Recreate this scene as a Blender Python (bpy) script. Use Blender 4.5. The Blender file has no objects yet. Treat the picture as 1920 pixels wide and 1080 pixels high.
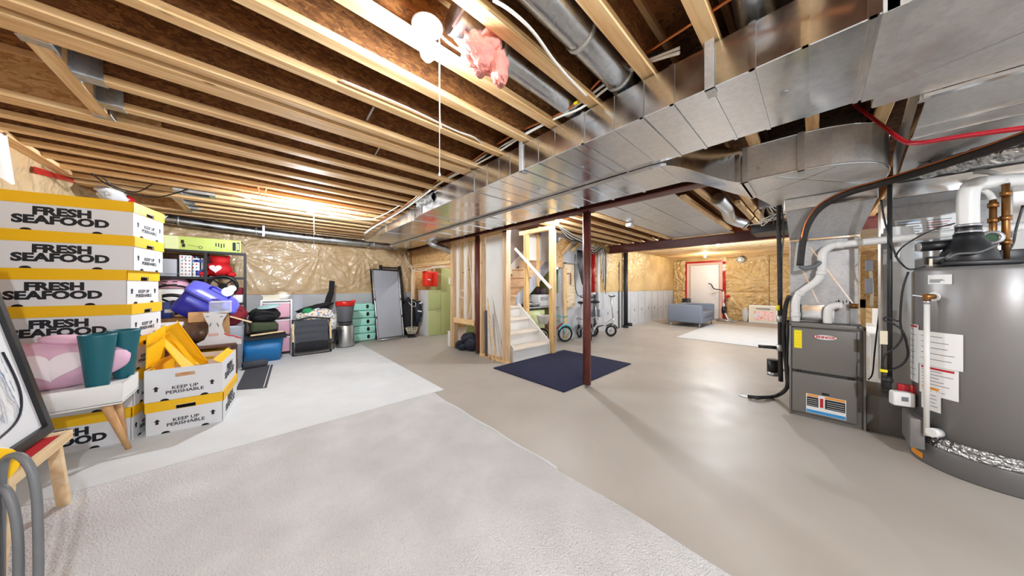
import bpy, bmesh, math, random
from math import sin, cos, pi, radians, sqrt
from mathutils import Vector, Matrix, Euler
random.seed(7)
S = bpy.context.scene
COL = S.collection

# ------------------------------------------------------------------ camera
FPX, YAW, EYE, HOR = 522.4, radians(42.6), 1.2, 537.2      # focal length in px of a 1920 px frame, heading, eye height, horizon row
cam_data = bpy.data.cameras.new('camera')
cam_data.sensor_width = 36.0
cam_data.lens = 36.0 * FPX / 1920
cam_data.shift_y = (HOR - 540) / 1920
cam_data.clip_start = 0.02
cam = bpy.data.objects.new('camera', cam_data)
COL.objects.link(cam)
cam.location = (0, 0, EYE)
cam.rotation_euler = (pi / 2, 0, -YAW)
S.camera = cam

# ------------------------------------------------------------------ world and exposure
W = bpy.data.worlds.new('world'); S.world = W; W.use_nodes = True
W.node_tree.nodes['Background'].inputs[0].default_value = (0.9, 0.95, 1.0, 1)
W.node_tree.nodes['Background'].inputs[1].default_value = 1.5
S.view_settings.view_transform = 'Standard'
S.view_settings.look = 'None'
S.view_settings.gamma = 1
S.view_settings.exposure = 0.26
S.view_settings.use_curve_mapping = False
S.cycles.max_bounces = 8; S.cycles.diffuse_bounces = 5; S.cycles.glossy_bounces = 4
S.cycles.caustics_reflective = False; S.cycles.caustics_refractive = False
BULB = 1.0           # overall lamp level

# ------------------------------------------------------------------ places: a point of the room by its sight line and a wall, floor or height
def sight(u, v):
    a, b = (u - 960) / FPX, (HOR - v) / FPX
    return Vector((sin(YAW) + cos(YAW) * a, cos(YAW) - sin(YAW) * a, b))
def on_z(u, v, z=0.0):
    r = sight(u, v); return Vector((0, 0, EYE)) + r * ((z - EYE) / r.z)
def on_x(u, v, x):
    r = sight(u, v); return Vector((0, 0, EYE)) + r * (x / r.x)
def on_y(u, v, y):
    r = sight(u, v); return Vector((0, 0, EYE)) + r * (y / r.y)

# ------------------------------------------------------------------ mesh building
class MB:
    def __init__(s): s.v = []; s.f = []; s.sm = []
    def add(s, vs, fs, sm=False):
        o = len(s.v); s.v += [Vector(p) for p in vs]
        for f in fs: s.f.append([o + i for i in f]); s.sm.append(sm)
        return s
    def hexa(s, p):
        return s.add(p, [(0, 3, 2, 1), (4, 5, 6, 7), (0, 1, 5, 4), (1, 2, 6, 5), (2, 3, 7, 6), (3, 0, 4, 7)])
    def box(s, x0, y0, z0, x1, y1, z1):
        return s.hexa([(x0, y0, z0), (x1, y0, z0), (x1, y1, z0), (x0, y1, z0), (x0, y0, z1), (x1, y0, z1), (x1, y1, z1), (x0, y1, z1)])
    def obox(s, c, size, rot=(0, 0, 0)):
        R = Euler(rot).to_matrix(); c = Vector(c); h = Vector(size) / 2
        P = [(-1, -1, -1), (1, -1, -1), (1, 1, -1), (-1, 1, -1), (-1, -1, 1), (1, -1, 1), (1, 1, 1), (-1, 1, 1)]
        return s.hexa([c + R @ Vector((p[0] * h.x, p[1] * h.y, p[2] * h.z)) for p in P])
    def bar(s, p, q, w, d, up=(0, 0, 1)):
        p, q = Vector(p), Vector(q); a = (q - p).normalized(); u = Vector(up)
        if abs(a.dot(u)) > .98: u = Vector((0, 1, 0))
        x = a.cross(u).normalized(); y = x.cross(a).normalized(); x *= w / 2; y *= d / 2
        return s.hexa([p - x - y, p + x - y, p + x + y, p - x + y, q - x - y, q + x - y, q + x + y, q - x + y])
    def cyl(s, p, q, r0, r1=None, n=16, caps=True):
        r1 = r0 if r1 is None else r1
        p, q = Vector(p), Vector(q); a = (q - p).normalized()
        x = a.orthogonal().normalized(); y = a.cross(x)
        vs = [p + (x * cos(2 * pi * i / n) + y * sin(2 * pi * i / n)) * r0 for i in range(n)] + [q + (x * cos(2 * pi * i / n) + y * sin(2 * pi * i / n)) * r1 for i in range(n)]
        s.add(vs, [(i, (i + 1) % n, n + (i + 1) % n, n + i) for i in range(n)], True)
        if caps:
            s.add(vs[:n], [tuple(range(n - 1, -1, -1))]); s.add(vs[n:], [tuple(range(n))])
        return s
    def tube(s, pts, r, n=8, smooth=4, closed=False):
        pts = [Vector(p) for p in pts]
        if smooth and len(pts) > 2:
            out = []; m = len(pts)
            for i in range(m if closed else m - 1):
                g = (lambda k: pts[k % m]) if closed else (lambda k: pts[max(0, min(m - 1, k))])
                p0, p1, p2, p3 = g(i - 1), g(i), g(i + 1), g(i + 2)
                for j in range(smooth):
                    t = j / smooth
                    out.append(.5 * ((2 * p1) + (p2 - p0) * t + (2 * p0 - 5 * p1 + 4 * p2 - p3) * t * t + (3 * p1 - p0 - 3 * p2 + p3) * t ** 3))
            if not closed: out.append(pts[-1])
            pts = out
        m = len(pts); rings = []; prev = None
        for i, p in enumerate(pts):
            a = (pts[(i + 1) % m] - pts[i - 1]) if closed else (pts[min(i + 1, m - 1)] - pts[max(i - 1, 0)])
            a = a.normalized() if a.length > 1e-9 else Vector((0, 0, 1))
            x = a.orthogonal().normalized() if prev is None else (prev - a * prev.dot(a)).normalized()
            prev = x; y = a.cross(x); rr = r(i / (m - 1)) if callable(r) else r
            rings.append([p + (x * cos(2 * pi * k / n) + y * sin(2 * pi * k / n)) * rr for k in range(n)])
        vs = [p for g in rings for p in g]
        fs = []
        for i in range(m if closed else m - 1):
            j = (i + 1) % m
            fs += [(i * n + k, i * n + (k + 1) % n, j * n + (k + 1) % n, j * n + k) for k in range(n)]
        s.add(vs, fs, True)
        if not closed:
            s.add(rings[0], [tuple(range(n - 1, -1, -1))]); s.add(rings[-1], [tuple(range(n))])
        return s
    def lathe(s, prof, n=24, c=(0, 0, 0), smooth=True, sx=1, sy=1):
        c = Vector(c); m = len(prof); vs = []
        for r, z in prof:
            vs += [c + Vector((r * sx * cos(2 * pi * k / n), r * sy * sin(2 * pi * k / n), z)) for k in range(n)]
        s.add(vs, [(i * n + k, i * n + (k + 1) % n, (i + 1) * n + (k + 1) % n, (i + 1) * n + k) for i in range(m - 1) for k in range(n)], smooth)
        if prof[0][0] > 1e-6: s.add(vs[:n], [tuple(range(n - 1, -1, -1))])
        if prof[-1][0] > 1e-6: s.add(vs[-n:], [tuple(range(n))])
        return s
    def ell(s, c, r, nu=20, nv=12, fn=None, rot=None):
        c = Vector(c); vs = []; R = Euler(rot).to_matrix() if rot else None
        for j in range(nv + 1):
            ph = pi * j / nv
            for i in range(nu):
                th = 2 * pi * i / nu
                d = Vector((sin(ph) * cos(th), sin(ph) * sin(th), -cos(ph)))
                k = fn(d) if fn else 1
                p = Vector((d.x * r[0] * k, d.y * r[1] * k, d.z * r[2] * k))
                vs.append(c + (R @ p if R else p))
        return s.add(vs, [(j * nu + i, j * nu + (i + 1) % nu, (j + 1) * nu + (i + 1) % nu, (j + 1) * nu + i) for j in range(nv) for i in range(nu)], True)
    def grid(s, fn, nu, nv, smooth=True):
        vs = [fn(i / nu, j / nv) for j in range(nv + 1) for i in range(nu + 1)]
        w = nu + 1
        return s.add(vs, [(j * w + i, j * w + i + 1, (j + 1) * w + i + 1, (j + 1) * w + i) for j in range(nv) for i in range(nu)], smooth)
    def prism(s, poly, off):
        off = Vector(off); n = len(poly); p = [Vector(q) for q in poly]
        return s.add(p + [q + off for q in p], [tuple(range(n - 1, -1, -1)), tuple(range(n, 2 * n))] + [(i, (i + 1) % n, n + (i + 1) % n, n + i) for i in range(n)])
    def torus(s, c, R, r, axis=(0, 0, 1), n=28, m=8):
        a = Vector(axis).normalized(); x = a.orthogonal().normalized(); y = a.cross(x); c = Vector(c)
        return s.tube([c + (x * cos(2 * pi * i / n) + y * sin(2 * pi * i / n)) * R for i in range(n)], r, m, 0, True)
    def mesh(s, name, mt, bevel=0, seg=2, recalc=True):
        me = bpy.data.meshes.new(name)
        me.from_pydata([tuple(p) for p in s.v], [], s.f)
        me.polygons.foreach_set('use_smooth', s.sm)
        bm = bmesh.new(); bm.from_mesh(me)
        bmesh.ops.remove_doubles(bm, verts=bm.verts, dist=1e-5)
        if recalc: bmesh.ops.recalc_face_normals(bm, faces=bm.faces)
        if bevel:
            bmesh.ops.bevel(bm, geom=[e for e in bm.edges if len(e.link_faces) == 2 and e.calc_face_angle(0) > .5], offset=bevel, segments=seg, profile=.5, affect='EDGES', clamp_overlap=True)
            for f in bm.faces: f.smooth = True
        bm.to_mesh(me); bm.free()
        if bevel and hasattr(me, 'set_sharp_from_angle'): me.set_sharp_from_angle(angle=.6)
        if mt: me.materials.append(mt)
        return me

def link(o, parent=None):
    COL.objects.link(o)
    if parent is not None: o.parent = parent
    return o
INV = {}
def put(name, mb, mt, parent=None, bevel=0, seg=2, world=True, kind=None, label=None):
    """one mesh object; its shape is given in room coordinates (world) or in the parent's own"""
    if parent is not None and world:
        M = INV[parent.name]; mb.v = [M @ p for p in mb.v]
    o = bpy.data.objects.new(name, mb.mesh(name, mt, bevel, seg) if isinstance(mb, MB) else mb)
    link(o, parent)
    if parent is not None and parent.name in INV: INV[o.name] = INV[parent.name] if world else Matrix()
    else: INV[o.name] = Matrix()
    if kind: o['kind'] = kind
    if label: o['label'] = label
    return o
def tag(o, label, cat, group=None):
    o['label'] = label; o['category'] = cat
    if group: o['group'] = group
    return o
def thing(name, label, cat, loc=(0, 0, 0), rz=0, group=None):
    o = bpy.data.objects.new(name, None); o.empty_display_size = .1
    link(o); o.location = loc; o.rotation_euler = (0, 0, rz)
    INV[o.name] = (Matrix.Translation(Vector(loc)) @ Matrix.Rotation(rz, 4, 'Z')).inverted()
    return tag(o, label, cat, group)
def single(name, mb, mt, label, cat, group=None, bevel=0, seg=2):
    return tag(put(name, mb, mt, None, bevel, seg), label, cat, group)
def struct(name, mb, mt, bevel=0):
    o = put(name, mb, mt, None, bevel); o['kind'] = 'structure'; return o
def share(name, me, parent, loc=(0, 0, 0), rot=(0, 0, 0), scale=None, world=False):
    if world: loc = INV[parent.name] @ Vector(loc)
    o = bpy.data.objects.new(name, me); link(o, parent); o.location = loc; o.rotation_euler = rot
    if scale: o.scale = scale
    return o
_fonts = {}
def text_mesh(s, size, mt, bold=.0, sx=1.0, align='CENTER', spacing=1.0, line=.8, depth=.0006):
    key = (s, size, mt.name, bold, sx, spacing, align)
    if key in _fonts: return _fonts[key]
    c = bpy.data.curves.new('lettering', 'FONT'); c.body = s; c.size = size; c.align_x = align; c.align_y = 'CENTER'
    c.offset = bold; c.space_character = spacing; c.space_line = line; c.extrude = depth; c.resolution_u = 3
    o = bpy.data.objects.new('lettering', c); COL.objects.link(o)
    dg = bpy.context.evaluated_depsgraph_get(); dg.update()
    me = bpy.data.meshes.new_from_object(o.evaluated_get(dg))
    bpy.data.objects.remove(o); bpy.data.curves.remove(c)
    for v in me.vertices: v.co.x *= sx
    me.materials.clear(); me.materials.append(mt); _fonts[key] = me
    return me

# ------------------------------------------------------------------ materials
def srgb(r, g, b):
    f = lambda c: (c / 255 / 12.92) if c <= 10 else ((c / 255 + .055) / 1.055) ** 2.4
    return (f(r), f(g), f(b), 1)
class NT:
    def __init__(s, name):
        s.m = bpy.data.materials.new(name); s.m.use_nodes = True; s.t = s.m.node_tree
        s.b = s.t.nodes['Principled BSDF']
    def n(s, typ, **kw):
        x = s.t.nodes.new(typ)
        for k, v in kw.items():
            if hasattr(x, k) and k not in x.inputs: setattr(x, k, v)
            else: x.inputs[k].default_value = v
        return x
    def l(s, a, b): s.t.links.new(a, b)
    def coords(s, scale=(1, 1, 1), rot=(0, 0, 0)):
        tc = s.n('ShaderNodeTexCoord'); mp = s.n('ShaderNodeMapping')
        mp.inputs['Scale'].default_value = scale; mp.inputs['Rotation'].default_value = rot
        oi = s.n('ShaderNodeObjectInfo'); sc = s.n('ShaderNodeVectorMath', operation='SCALE'); sc.inputs[0].default_value = (7, 5, 3)
        ad = s.n('ShaderNodeVectorMath', operation='ADD')
        s.l(oi.outputs['Random'], sc.inputs['Scale']); s.l(tc.outputs['Object'], ad.inputs[0]); s.l(sc.outputs[0], ad.inputs[1])
        s.l(ad.outputs[0], mp.inputs['Vector']); return mp.outputs['Vector']
    def ramp(s, fac, stops):
        r = s.n('ShaderNodeValToRGB'); e = r.color_ramp.elements
        while len(e) < len(stops): e.new(.5)
        for i, (p, c) in enumerate(stops): e[i].position = p; e[i].color = c
        s.l(fac, r.inputs['Fac']); return r.outputs['Color']
    def bump(s, h, strength=.3, dist=.01, prev=None):
        b = s.n('ShaderNodeBump'); b.inputs['Strength'].default_value = strength; b.inputs['Distance'].default_value = dist
        s.l(h, b.inputs['Height'])
        if prev: s.l(prev, b.inputs['Normal'])
        return b.outputs['Normal']
    def set(s, **kw):
        for k, v in kw.items(): s.b.inputs[k.replace('_', ' ')].default_value = v
        return s
def plain(name, c, rough=.5, metal=0, noise=0, ns=8, bump=0, bs=60, coat=0, sub=0):
    t = NT(name); t.set(Base_Color=c, Roughness=rough, Metallic=metal)
    if coat: t.set(Coat_Weight=coat, Coat_Roughness=.1)
    if noise:
        x = t.n('ShaderNodeTexNoise', Scale=ns, Detail=4); t.l(t.coords(), x.inputs['Vector'])
        d = tuple(max(0, k * (1 - noise)) for k in c[:3]) + (1,); u = tuple(min(1, k * (1 + noise)) for k in c[:3]) + (1,)
        t.l(t.ramp(x.outputs['Fac'], [(.3, d), (.7, u)]), t.b.inputs['Base Color'])
    if bump:
        x = t.n('ShaderNodeTexNoise', Scale=bs, Detail=3); t.l(t.coords(), x.inputs['Vector'])
        t.l(t.bump(x.outputs['Fac'], bump, .01), t.b.inputs['Normal'])
    return t.m
def wood(name, c0, c1, c2, scale=(1, 14, 14), rough=.6, knots=True):
    t = NT(name); t.set(Roughness=rough)
    v = t.coords(scale)
    a = t.n('ShaderNodeTexNoise', Scale=2.2, Detail=6, Distortion=.6); t.l(v, a.inputs['Vector'])
    col = t.ramp(a.outputs['Fac'], [(.3, c0), (.5, c1), (.7, c2)])
    if knots:
        k = t.n('ShaderNodeTexVoronoi', Scale=2.3); t.l(t.coords((1.1, 3, 3)), k.inputs['Vector'])
        kr = t.ramp(k.outputs['Distance'], [(.0, (0, 0, 0, 1)), (.05, (.12, .12, .12, 1)), (.09, (1, 1, 1, 1))])
        mx = t.n('ShaderNodeMixRGB', blend_type='MIX'); t.l(kr, mx.inputs['Fac']); mx.inputs['Color1'].default_value = tuple(x * .35 for x in c0[:3]) + (1,)
        t.l(col, mx.inputs['Color2']); col = mx.outputs['Color']
    t.l(col, t.b.inputs['Base Color'])
    t.l(t.bump(a.outputs['Fac'], .08, .01), t.b.inputs['Normal'])
    return t.m
def osb(name, c0, c1, c2, scale=1.0):
    t = NT(name); t.set(Roughness=.65)
    v = t.coords((scale, scale * 1.0, scale * 2.2), (0, 0, .3))
    d = t.n('ShaderNodeTexNoise', Scale=7, Detail=2); t.l(v, d.inputs['Vector'])
    ad = t.n('ShaderNodeMixRGB', blend_type='ADD', Fac=.35); t.l(v, ad.inputs['Color1']); t.l(d.outputs['Color'], ad.inputs['Color2'])
    a = t.n('ShaderNodeTexVoronoi', Scale=13); t.l(ad.outputs['Color'], a.inputs['Vector'])
    sp = t.n('ShaderNodeSeparateColor'); t.l(a.outputs['Color'], sp.inputs['Color'])
    f = t.n('ShaderNodeTexNoise', Scale=60, Detail=4); t.l(t.coords((1, 1, 6)), f.inputs['Vector'])
    mx = t.n('ShaderNodeMixRGB', Fac=.4); t.l(sp.outputs['Red'], mx.inputs['Color1']); t.l(f.outputs['Fac'], mx.inputs['Color2'])
    t.l(t.ramp(mx.outputs['Color'], [(.2, c0), (.5, c1), (.8, c2)]), t.b.inputs['Base Color'])
    t.l(t.bump(mx.outputs['Color'], .15, .005), t.b.inputs['Normal'])
    return t.m
def galv(name, c=(.62, .64, .66, 1), rough=.22, wob=.35, ws=3.0, spangle=.08, metal=1.0):
    t = NT(name); t.set(Metallic=metal, Roughness=rough)
    v = t.coords()
    a = t.n('ShaderNodeTexNoise', Scale=ws, Detail=1.5); t.l(v, a.inputs['Vector'])
    b = t.n('ShaderNodeTexVoronoi', Scale=55); t.l(v, b.inputs['Vector'])
    sp = t.n('ShaderNodeSeparateColor'); t.l(b.outputs['Color'], sp.inputs['Color'])
    lo = tuple(k * (1 - spangle) for k in c[:3]) + (1,); hi = tuple(min(1, k * (1 + spangle)) for k in c[:3]) + (1,)
    t.l(t.ramp(sp.outputs['Red'], [(.2, lo), (.8, hi)]), t.b.inputs['Base Color'])
    g = t.n('ShaderNodeTexNoise', Scale=6, Detail=5); t.l(v, g.inputs['Vector'])
    rr = t.n('ShaderNodeMapRange'); t.l(g.outputs['Fac'], rr.inputs['Value'])
    rr.inputs['From Min'].default_value = .3; rr.inputs['From Max'].default_value = .7
    rr.inputs['To Min'].default_value = rough * .7; rr.inputs['To Max'].default_value = rough * 1.5
    t.l(rr.outputs['Result'], t.b.inputs['Roughness'])
    t.l(t.bump(a.outputs['Fac'], wob, .05), t.b.inputs['Normal'])
    return t.m
def vapour(name, c0, c1, strength=.5):
    """clear poly sheet drawn tight over kraft coloured insulation: folds, gloss"""
    t = NT(name); t.set(Roughness=.5, Coat_Weight=.7, Coat_Roughness=.12)
    v = t.coords()
    n0 = t.n('ShaderNodeTexNoise', Scale=1.1, Detail=3); t.l(v, n0.inputs['Vector'])
    ad = t.n('ShaderNodeMixRGB', blend_type='ADD', Fac=.9); t.l(v, ad.inputs['Color1']); t.l(n0.outputs['Color'], ad.inputs['Color2'])
    mp = t.n('ShaderNodeMapping'); mp.inputs['Scale'].default_value = (2.0, 2.0, .8); mp.inputs['Rotation'].default_value = (.5, .5, .3)
    t.l(ad.outputs['Color'], mp.inputs['Vector'])
    a = t.n('ShaderNodeTexNoise', Scale=4.5, Detail=5, Roughness=.6, Distortion=1.2)
    try: a.noise_type = 'RIDGED_MULTIFRACTAL'
    except Exception: pass
    t.l(mp.outputs['Vector'], a.inputs['Vector'])
    b = t.n('ShaderNodeTexNoise', Scale=2, Detail=4); t.l(v, b.inputs['Vector'])
    t.l(t.ramp(b.outputs['Fac'], [(.3, c0), (.7, c1)]), t.b.inputs['Base Color'])
    nb = t.bump(a.outputs['Fac'], strength, .05)
    t.l(nb, t.b.inputs['Coat Normal']); t.l(t.bump(a.outputs['Fac'], strength * .5, .05), t.b.inputs['Normal'])
    return t.m
def glow(name, c, k):
    t = NT(name); t.set(Base_Color=c, Emission_Color=c, Emission_Strength=k); return t.m
def clear(name, c=(.9, .95, 1, 1), a=.25):
    t = NT(name); t.set(Base_Color=c, Roughness=.08, Alpha=a); return t.m

M = {}
# painted concrete floor
t = NT('painted_concrete'); t.set(Roughness=.3)
v = t.coords(); a = t.n('ShaderNodeTexNoise', Scale=1.3, Detail=6); t.l(v, a.inputs['Vector'])
t.l(t.ramp(a.outputs['Fac'], [(.3, srgb(176, 168, 158)), (.7, srgb(190, 183, 173))]), t.b.inputs['Base Color'])
b = t.n('ShaderNodeTexNoise', Scale=5, Detail=5); t.l(v, b.inputs['Vector'])
rr = t.n('ShaderNodeMapRange'); t.l(b.outputs['Fac'], rr.inputs['Value']); rr.inputs['To Min'].default_value = .34; rr.inputs['To Max'].default_value = .6
t.l(rr.outputs['Result'], t.b.inputs['Roughness']); t.l(t.bump(b.outputs['Fac'], .06, .02), t.b.inputs['Normal'])
M['floor'] = t.m
# cut pile carpet
t = NT('cream_carpet'); t.set(Roughness=1, Specular_IOR_Level=.1); v = t.coords()
a = t.n('ShaderNodeTexNoise', Scale=120, Detail=2); t.l(v, a.inputs['Vector'])
b = t.n('ShaderNodeTexNoise', Scale=3, Detail=6); t.l(v, b.inputs['Vector'])
t.l(t.ramp(b.outputs['Fac'], [(.3, srgb(210, 208, 206)), (.7, srgb(230, 229, 228))]), t.b.inputs['Base Color'])
n1 = t.bump(a.outputs['Fac'], 1.0, .012); t.l(t.bump(b.outputs['Fac'], .15, .02, n1), t.b.inputs['Normal'])
M['carpet'] = t.m
M['mat_white'] = plain('white_underlay', srgb(222, 224, 224), .8, noise=.03, ns=5, bump=.15, bs=200)
M['mat_blue'] = plain('navy_pile', srgb(22, 28, 62), .95, noise=.25, ns=90, bump=.6, bs=220)
M['mat_grey'] = plain('grey_mat', srgb(70, 73, 80), .9, noise=.15, ns=60, bump=.3, bs=150)
M['lumber'] = wood('spruce_lumber', srgb(204, 156, 100), srgb(228, 188, 134), srgb(242, 212, 164))
M['lumber_y'] = wood('spruce_stud', srgb(196, 152, 94), srgb(218, 178, 118), srgb(232, 198, 140), (14, 14, 1))
M['lumber_z'] = wood('pale_stud', srgb(186, 150, 112), srgb(210, 176, 136), srgb(226, 196, 158), (14, 14, 1))
M['lumber_h'] = wood('spruce_crosspiece', srgb(204, 156, 100), srgb(228, 188, 134), srgb(242, 212, 164), (14, 1, 14))
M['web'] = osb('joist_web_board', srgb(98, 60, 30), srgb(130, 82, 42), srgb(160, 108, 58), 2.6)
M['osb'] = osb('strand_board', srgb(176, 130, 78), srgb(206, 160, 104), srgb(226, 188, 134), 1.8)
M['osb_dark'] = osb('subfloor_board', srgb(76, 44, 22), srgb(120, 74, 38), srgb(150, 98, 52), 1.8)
M['ply'] = wood('pale_plywood', srgb(206, 178, 138), srgb(224, 200, 164), srgb(236, 216, 184), (2, 2, 14))
M['galv'] = galv('galvanised_sheet', (.77, .79, .81, 1), .18, .10, 2.5, .04)
M['galv_dull'] = galv('dull_galvanised_sheet', (.62, .62, .61, 1), .40, .10, 2.5, .04, .72)
M['elbow'] = galv('elbow_sheet', (.74, .73, .71, 1), .38, .08, 2.5, .04, .5)
M['plenum'] = galv('plenum_sheet', (.40, .40, .40, 1), .5, .08, 2.5, .05, .8)
M['galv_pipe'] = galv('galvanised_pipe', (.58, .60, .62, 1), .3, .08, 4, .06)
M['foil'] = galv('foil_tape', (.7, .71, .72, 1), .25, .6, 25, .02)
M['hanger'] = galv('hanger_steel', (.5, .52, .54, 1), .45, .05, 4, .1)
M['red_steel'] = plain('red_oxide_steel', srgb(96, 46, 40), .42, noise=.2, ns=12)
M['concrete_wall'] = plain('grey_concrete', srgb(188, 189, 191), .8, noise=.08, ns=3, bump=.15, bs=30)
M['vap'] = vapour('poly_over_insulation', srgb(188, 158, 116), srgb(208, 182, 142), .45)
M['vap2'] = vapour('poly_over_yellow_insulation', srgb(186, 150, 92), srgb(212, 180, 124), .6)
M['poly'] = clear('clear_poly', (.9, .92, .93, 1), .45)
M['tape_red'] = plain('red_sheathing_tape', srgb(168, 22, 26), .25, noise=.2, ns=20)
M['white'] = plain('white_card', srgb(224, 224, 226), .55)
M['white_paint'] = plain('white_paint', srgb(228, 226, 222), .5, noise=.02)
M['drywall'] = plain('drywall', srgb(222, 219, 212), .8, noise=.04, ns=3)
M['taupe'] = plain('taupe_wall', srgb(176, 160, 148), .8)
M['yellow'] = plain('yellow_card', srgb(242, 188, 8), .5)
M['black_ink'] = plain('black_ink', srgb(18, 20, 28), .6)
M['black'] = plain('black_plastic', srgb(20, 20, 23), .4)
M['black_cloth'] = plain('black_cloth', srgb(24, 25, 30), .85, noise=.3, ns=20, bump=.5, bs=25)
M['navy_cloth'] = plain('navy_cloth', srgb(22, 26, 44), .6, noise=.3, ns=15, bump=.5, bs=18)
M['black_metal'] = plain('black_metal', srgb(34, 34, 38), .4, .3)
M['rubber'] = plain('grey_rubber', srgb(104, 106, 108), .5, noise=.1)
M['pipe_wrap'] = plain('black_pipe_foam', srgb(40, 34, 32), .7, noise=.3, ns=30)
M['teal'] = plain('teal_ceramic', srgb(8, 92, 104), .45)
M['pink'] = plain('pink_plush', srgb(222, 178, 200), .8, noise=.08, ns=5, bump=.2, bs=12)
M['pink_light'] = plain('pale_pink_plush', srgb(236, 222, 226), .85)
M['pink_plastic'] = plain('pink_plastic', srgb(224, 170, 190), .4)
M['wood_table'] = wood('beech', srgb(190, 140, 92), srgb(206, 158, 108), srgb(220, 176, 126), (6, 6, 1), knots=False)
M['pine'] = wood('pine', srgb(214, 178, 132), srgb(228, 198, 154), srgb(238, 214, 176), (8, 1, 8), knots=False)
M['brown'] = wood('dark_brown_wood', srgb(74, 46, 36), srgb(94, 60, 46), srgb(112, 74, 58), (2, 8, 8), knots=False)
M['red'] = plain('red_fabric', srgb(196, 14, 24), .7, bump=.3, bs=20)
M['red_plastic'] = plain('red_plastic', srgb(206, 30, 24), .35)
M['red_orange'] = plain('red_orange_bag', srgb(226, 44, 16), .5, bump=.4, bs=12)
M['maroon'] = plain('maroon_fabric', srgb(122, 16, 34), .8, bump=.4, bs=16)
M['blue_tub'] = plain('blue_tub_plastic', srgb(44, 44, 168), .3)
M['blue_tote'] = plain('blue_tote_plastic', srgb(30, 116, 178), .35)
M['blue_card'] = plain('blue_card', srgb(34, 60, 150), .45)
M['grey_card'] = plain('light_grey_card', srgb(176, 180, 190), .5)
M['cream_card'] = plain('cream_card', srgb(222, 214, 192), .6)
M['lime'] = plain('lime_card', srgb(196, 212, 108), .5, noise=.05)
M['lime_pale'] = plain('pale_lime_card', srgb(222, 230, 170), .5)
M['wrap_grey'] = plain('grey_duct_wrap', srgb(128, 126, 120), .6, bump=.6, bs=25)
M['green_cab'] = plain('sage_cabinet', srgb(184, 194, 134), .45)
M['green_cloth'] = plain('olive_cloth', srgb(62, 72, 48), .85, bump=.4, bs=20)
M['mint'] = plain('mint_plastic', srgb(166, 226, 210), .45)
M['steel'] = galv('brushed_steel', (.55, .54, .53, 1), .3, .02, 3, .02)
M['smoke'] = plain('smoked_plastic', srgb(98, 100, 106), .35)
M['grey_mattress'] = plain('grey_mesh_fabric', srgb(164, 168, 176), .7, noise=.03, ns=40)
M['silver'] = plain('silver_tube', srgb(190, 190, 194), .3, .8)
M['cardboard'] = plain('brown_cardboard', srgb(176, 134, 88), .8, noise=.1, ns=6)
M['kraft_wrap'] = plain('shiny_brown_wrap', srgb(92, 68, 52), .2, noise=.4, ns=10, bump=.8, bs=16)
M['cream'] = plain('cream_plastic', srgb(226, 216, 190), .5)
M['insul_pink'] = plain('pink_fibreglass', srgb(226, 150, 138), 1, noise=.15, ns=30, bump=1, bs=40)
M['furnace'] = plain('furnace_grey', srgb(112, 109, 105), .4, noise=.02)
M['furnace_dark'] = plain('furnace_seam', srgb(42, 42, 42), .5)
M['heater'] = plain('heater_grey', srgb(134, 132, 131), .38, .35, noise=.03, ns=4)
M['heater_band'] = plain('heater_base_grey', srgb(96, 95, 95), .4)
M['bubble'] = galv('bubble_foil', (.62, .62, .62, 1), .3, .9, 45, .1)
M['pvc'] = plain('white_pvc', srgb(226, 224, 220), .35)
M['copper'] = plain('copper_pipe', srgb(186, 112, 66), .3, .9)
M['brass'] = plain('brass', srgb(150, 104, 60), .35, .9, noise=.2)
M['iron'] = plain('black_iron', srgb(42, 42, 44), .45, .3)
M['cable_white'] = plain('white_cable', srgb(226, 222, 212), .5)
M['cable_red'] = plain('red_tubing', srgb(176, 18, 36), .4)
M['sofa'] = plain('blue_grey_upholstery', srgb(118, 126, 140), .85, noise=.06, ns=60, bump=.2, bs=120)
M['door_white'] = plain('white_door', srgb(226, 222, 222), .45)
M['door_frame'] = plain('primed_frame', srgb(216, 178, 166), .6)
M['label_white'] = plain('white_sticker', srgb(236, 236, 234), .4)
M['label_yellow'] = plain('yellow_sticker', srgb(244, 226, 10), .4)
M['label_orange'] = plain('orange_sticker', srgb(240, 150, 30), .4)
M['label_blue'] = plain('blue_print', srgb(60, 150, 210), .4)
M['label_grey'] = plain('grey_print', srgb(120, 120, 126), .5)
M['label_red'] = plain('red_print', srgb(190, 30, 40), .4)
M['dark_hole'] = plain('dark_interior', srgb(26, 20, 16), .9)
M['tread'] = wood('pale_primed_tread', srgb(214, 200, 182), srgb(226, 214, 198), srgb(234, 226, 212), (1, 10, 10), knots=False)
M['riser'] = plain('white_primed_riser', srgb(220, 218, 214), .6)
M['step_beige'] = wood('bare_step', srgb(204, 172, 132), srgb(218, 188, 150), srgb(228, 202, 168), (1, 10, 10), knots=False)
M['bike_red'] = plain('bike_maroon', srgb(130, 30, 50), .35)
M['bike_teal'] = plain('bike_aqua', srgb(90, 190, 200), .4)
M['bike_white'] = plain('bike_silver_white', srgb(212, 212, 210), .3, .3)
M['tyre'] = plain('tyre', srgb(26, 26, 26), .8)
M['clear'] = clear('clear_acrylic')
t = NT('patterned_fabric'); t.set(Roughness=.8); v = t.coords()
a = t.n('ShaderNodeTexVoronoi', Scale=26); t.l(v, a.inputs['Vector']); sp = t.n('ShaderNodeSeparateColor'); t.l(a.outputs['Color'], sp.inputs['Color'])
b = t.ramp(sp.outputs['Red'], [(.0, srgb(30, 150, 90)), (.25, srgb(210, 60, 50)), (.5, srgb(240, 180, 60)), (.75, srgb(40, 110, 190))])
k = t.ramp(a.outputs['Distance'], [(.0, (1, 1, 1, 1)), (.34, (1, 1, 1, 1)), (.4, (0, 0, 0, 1))])
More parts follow.
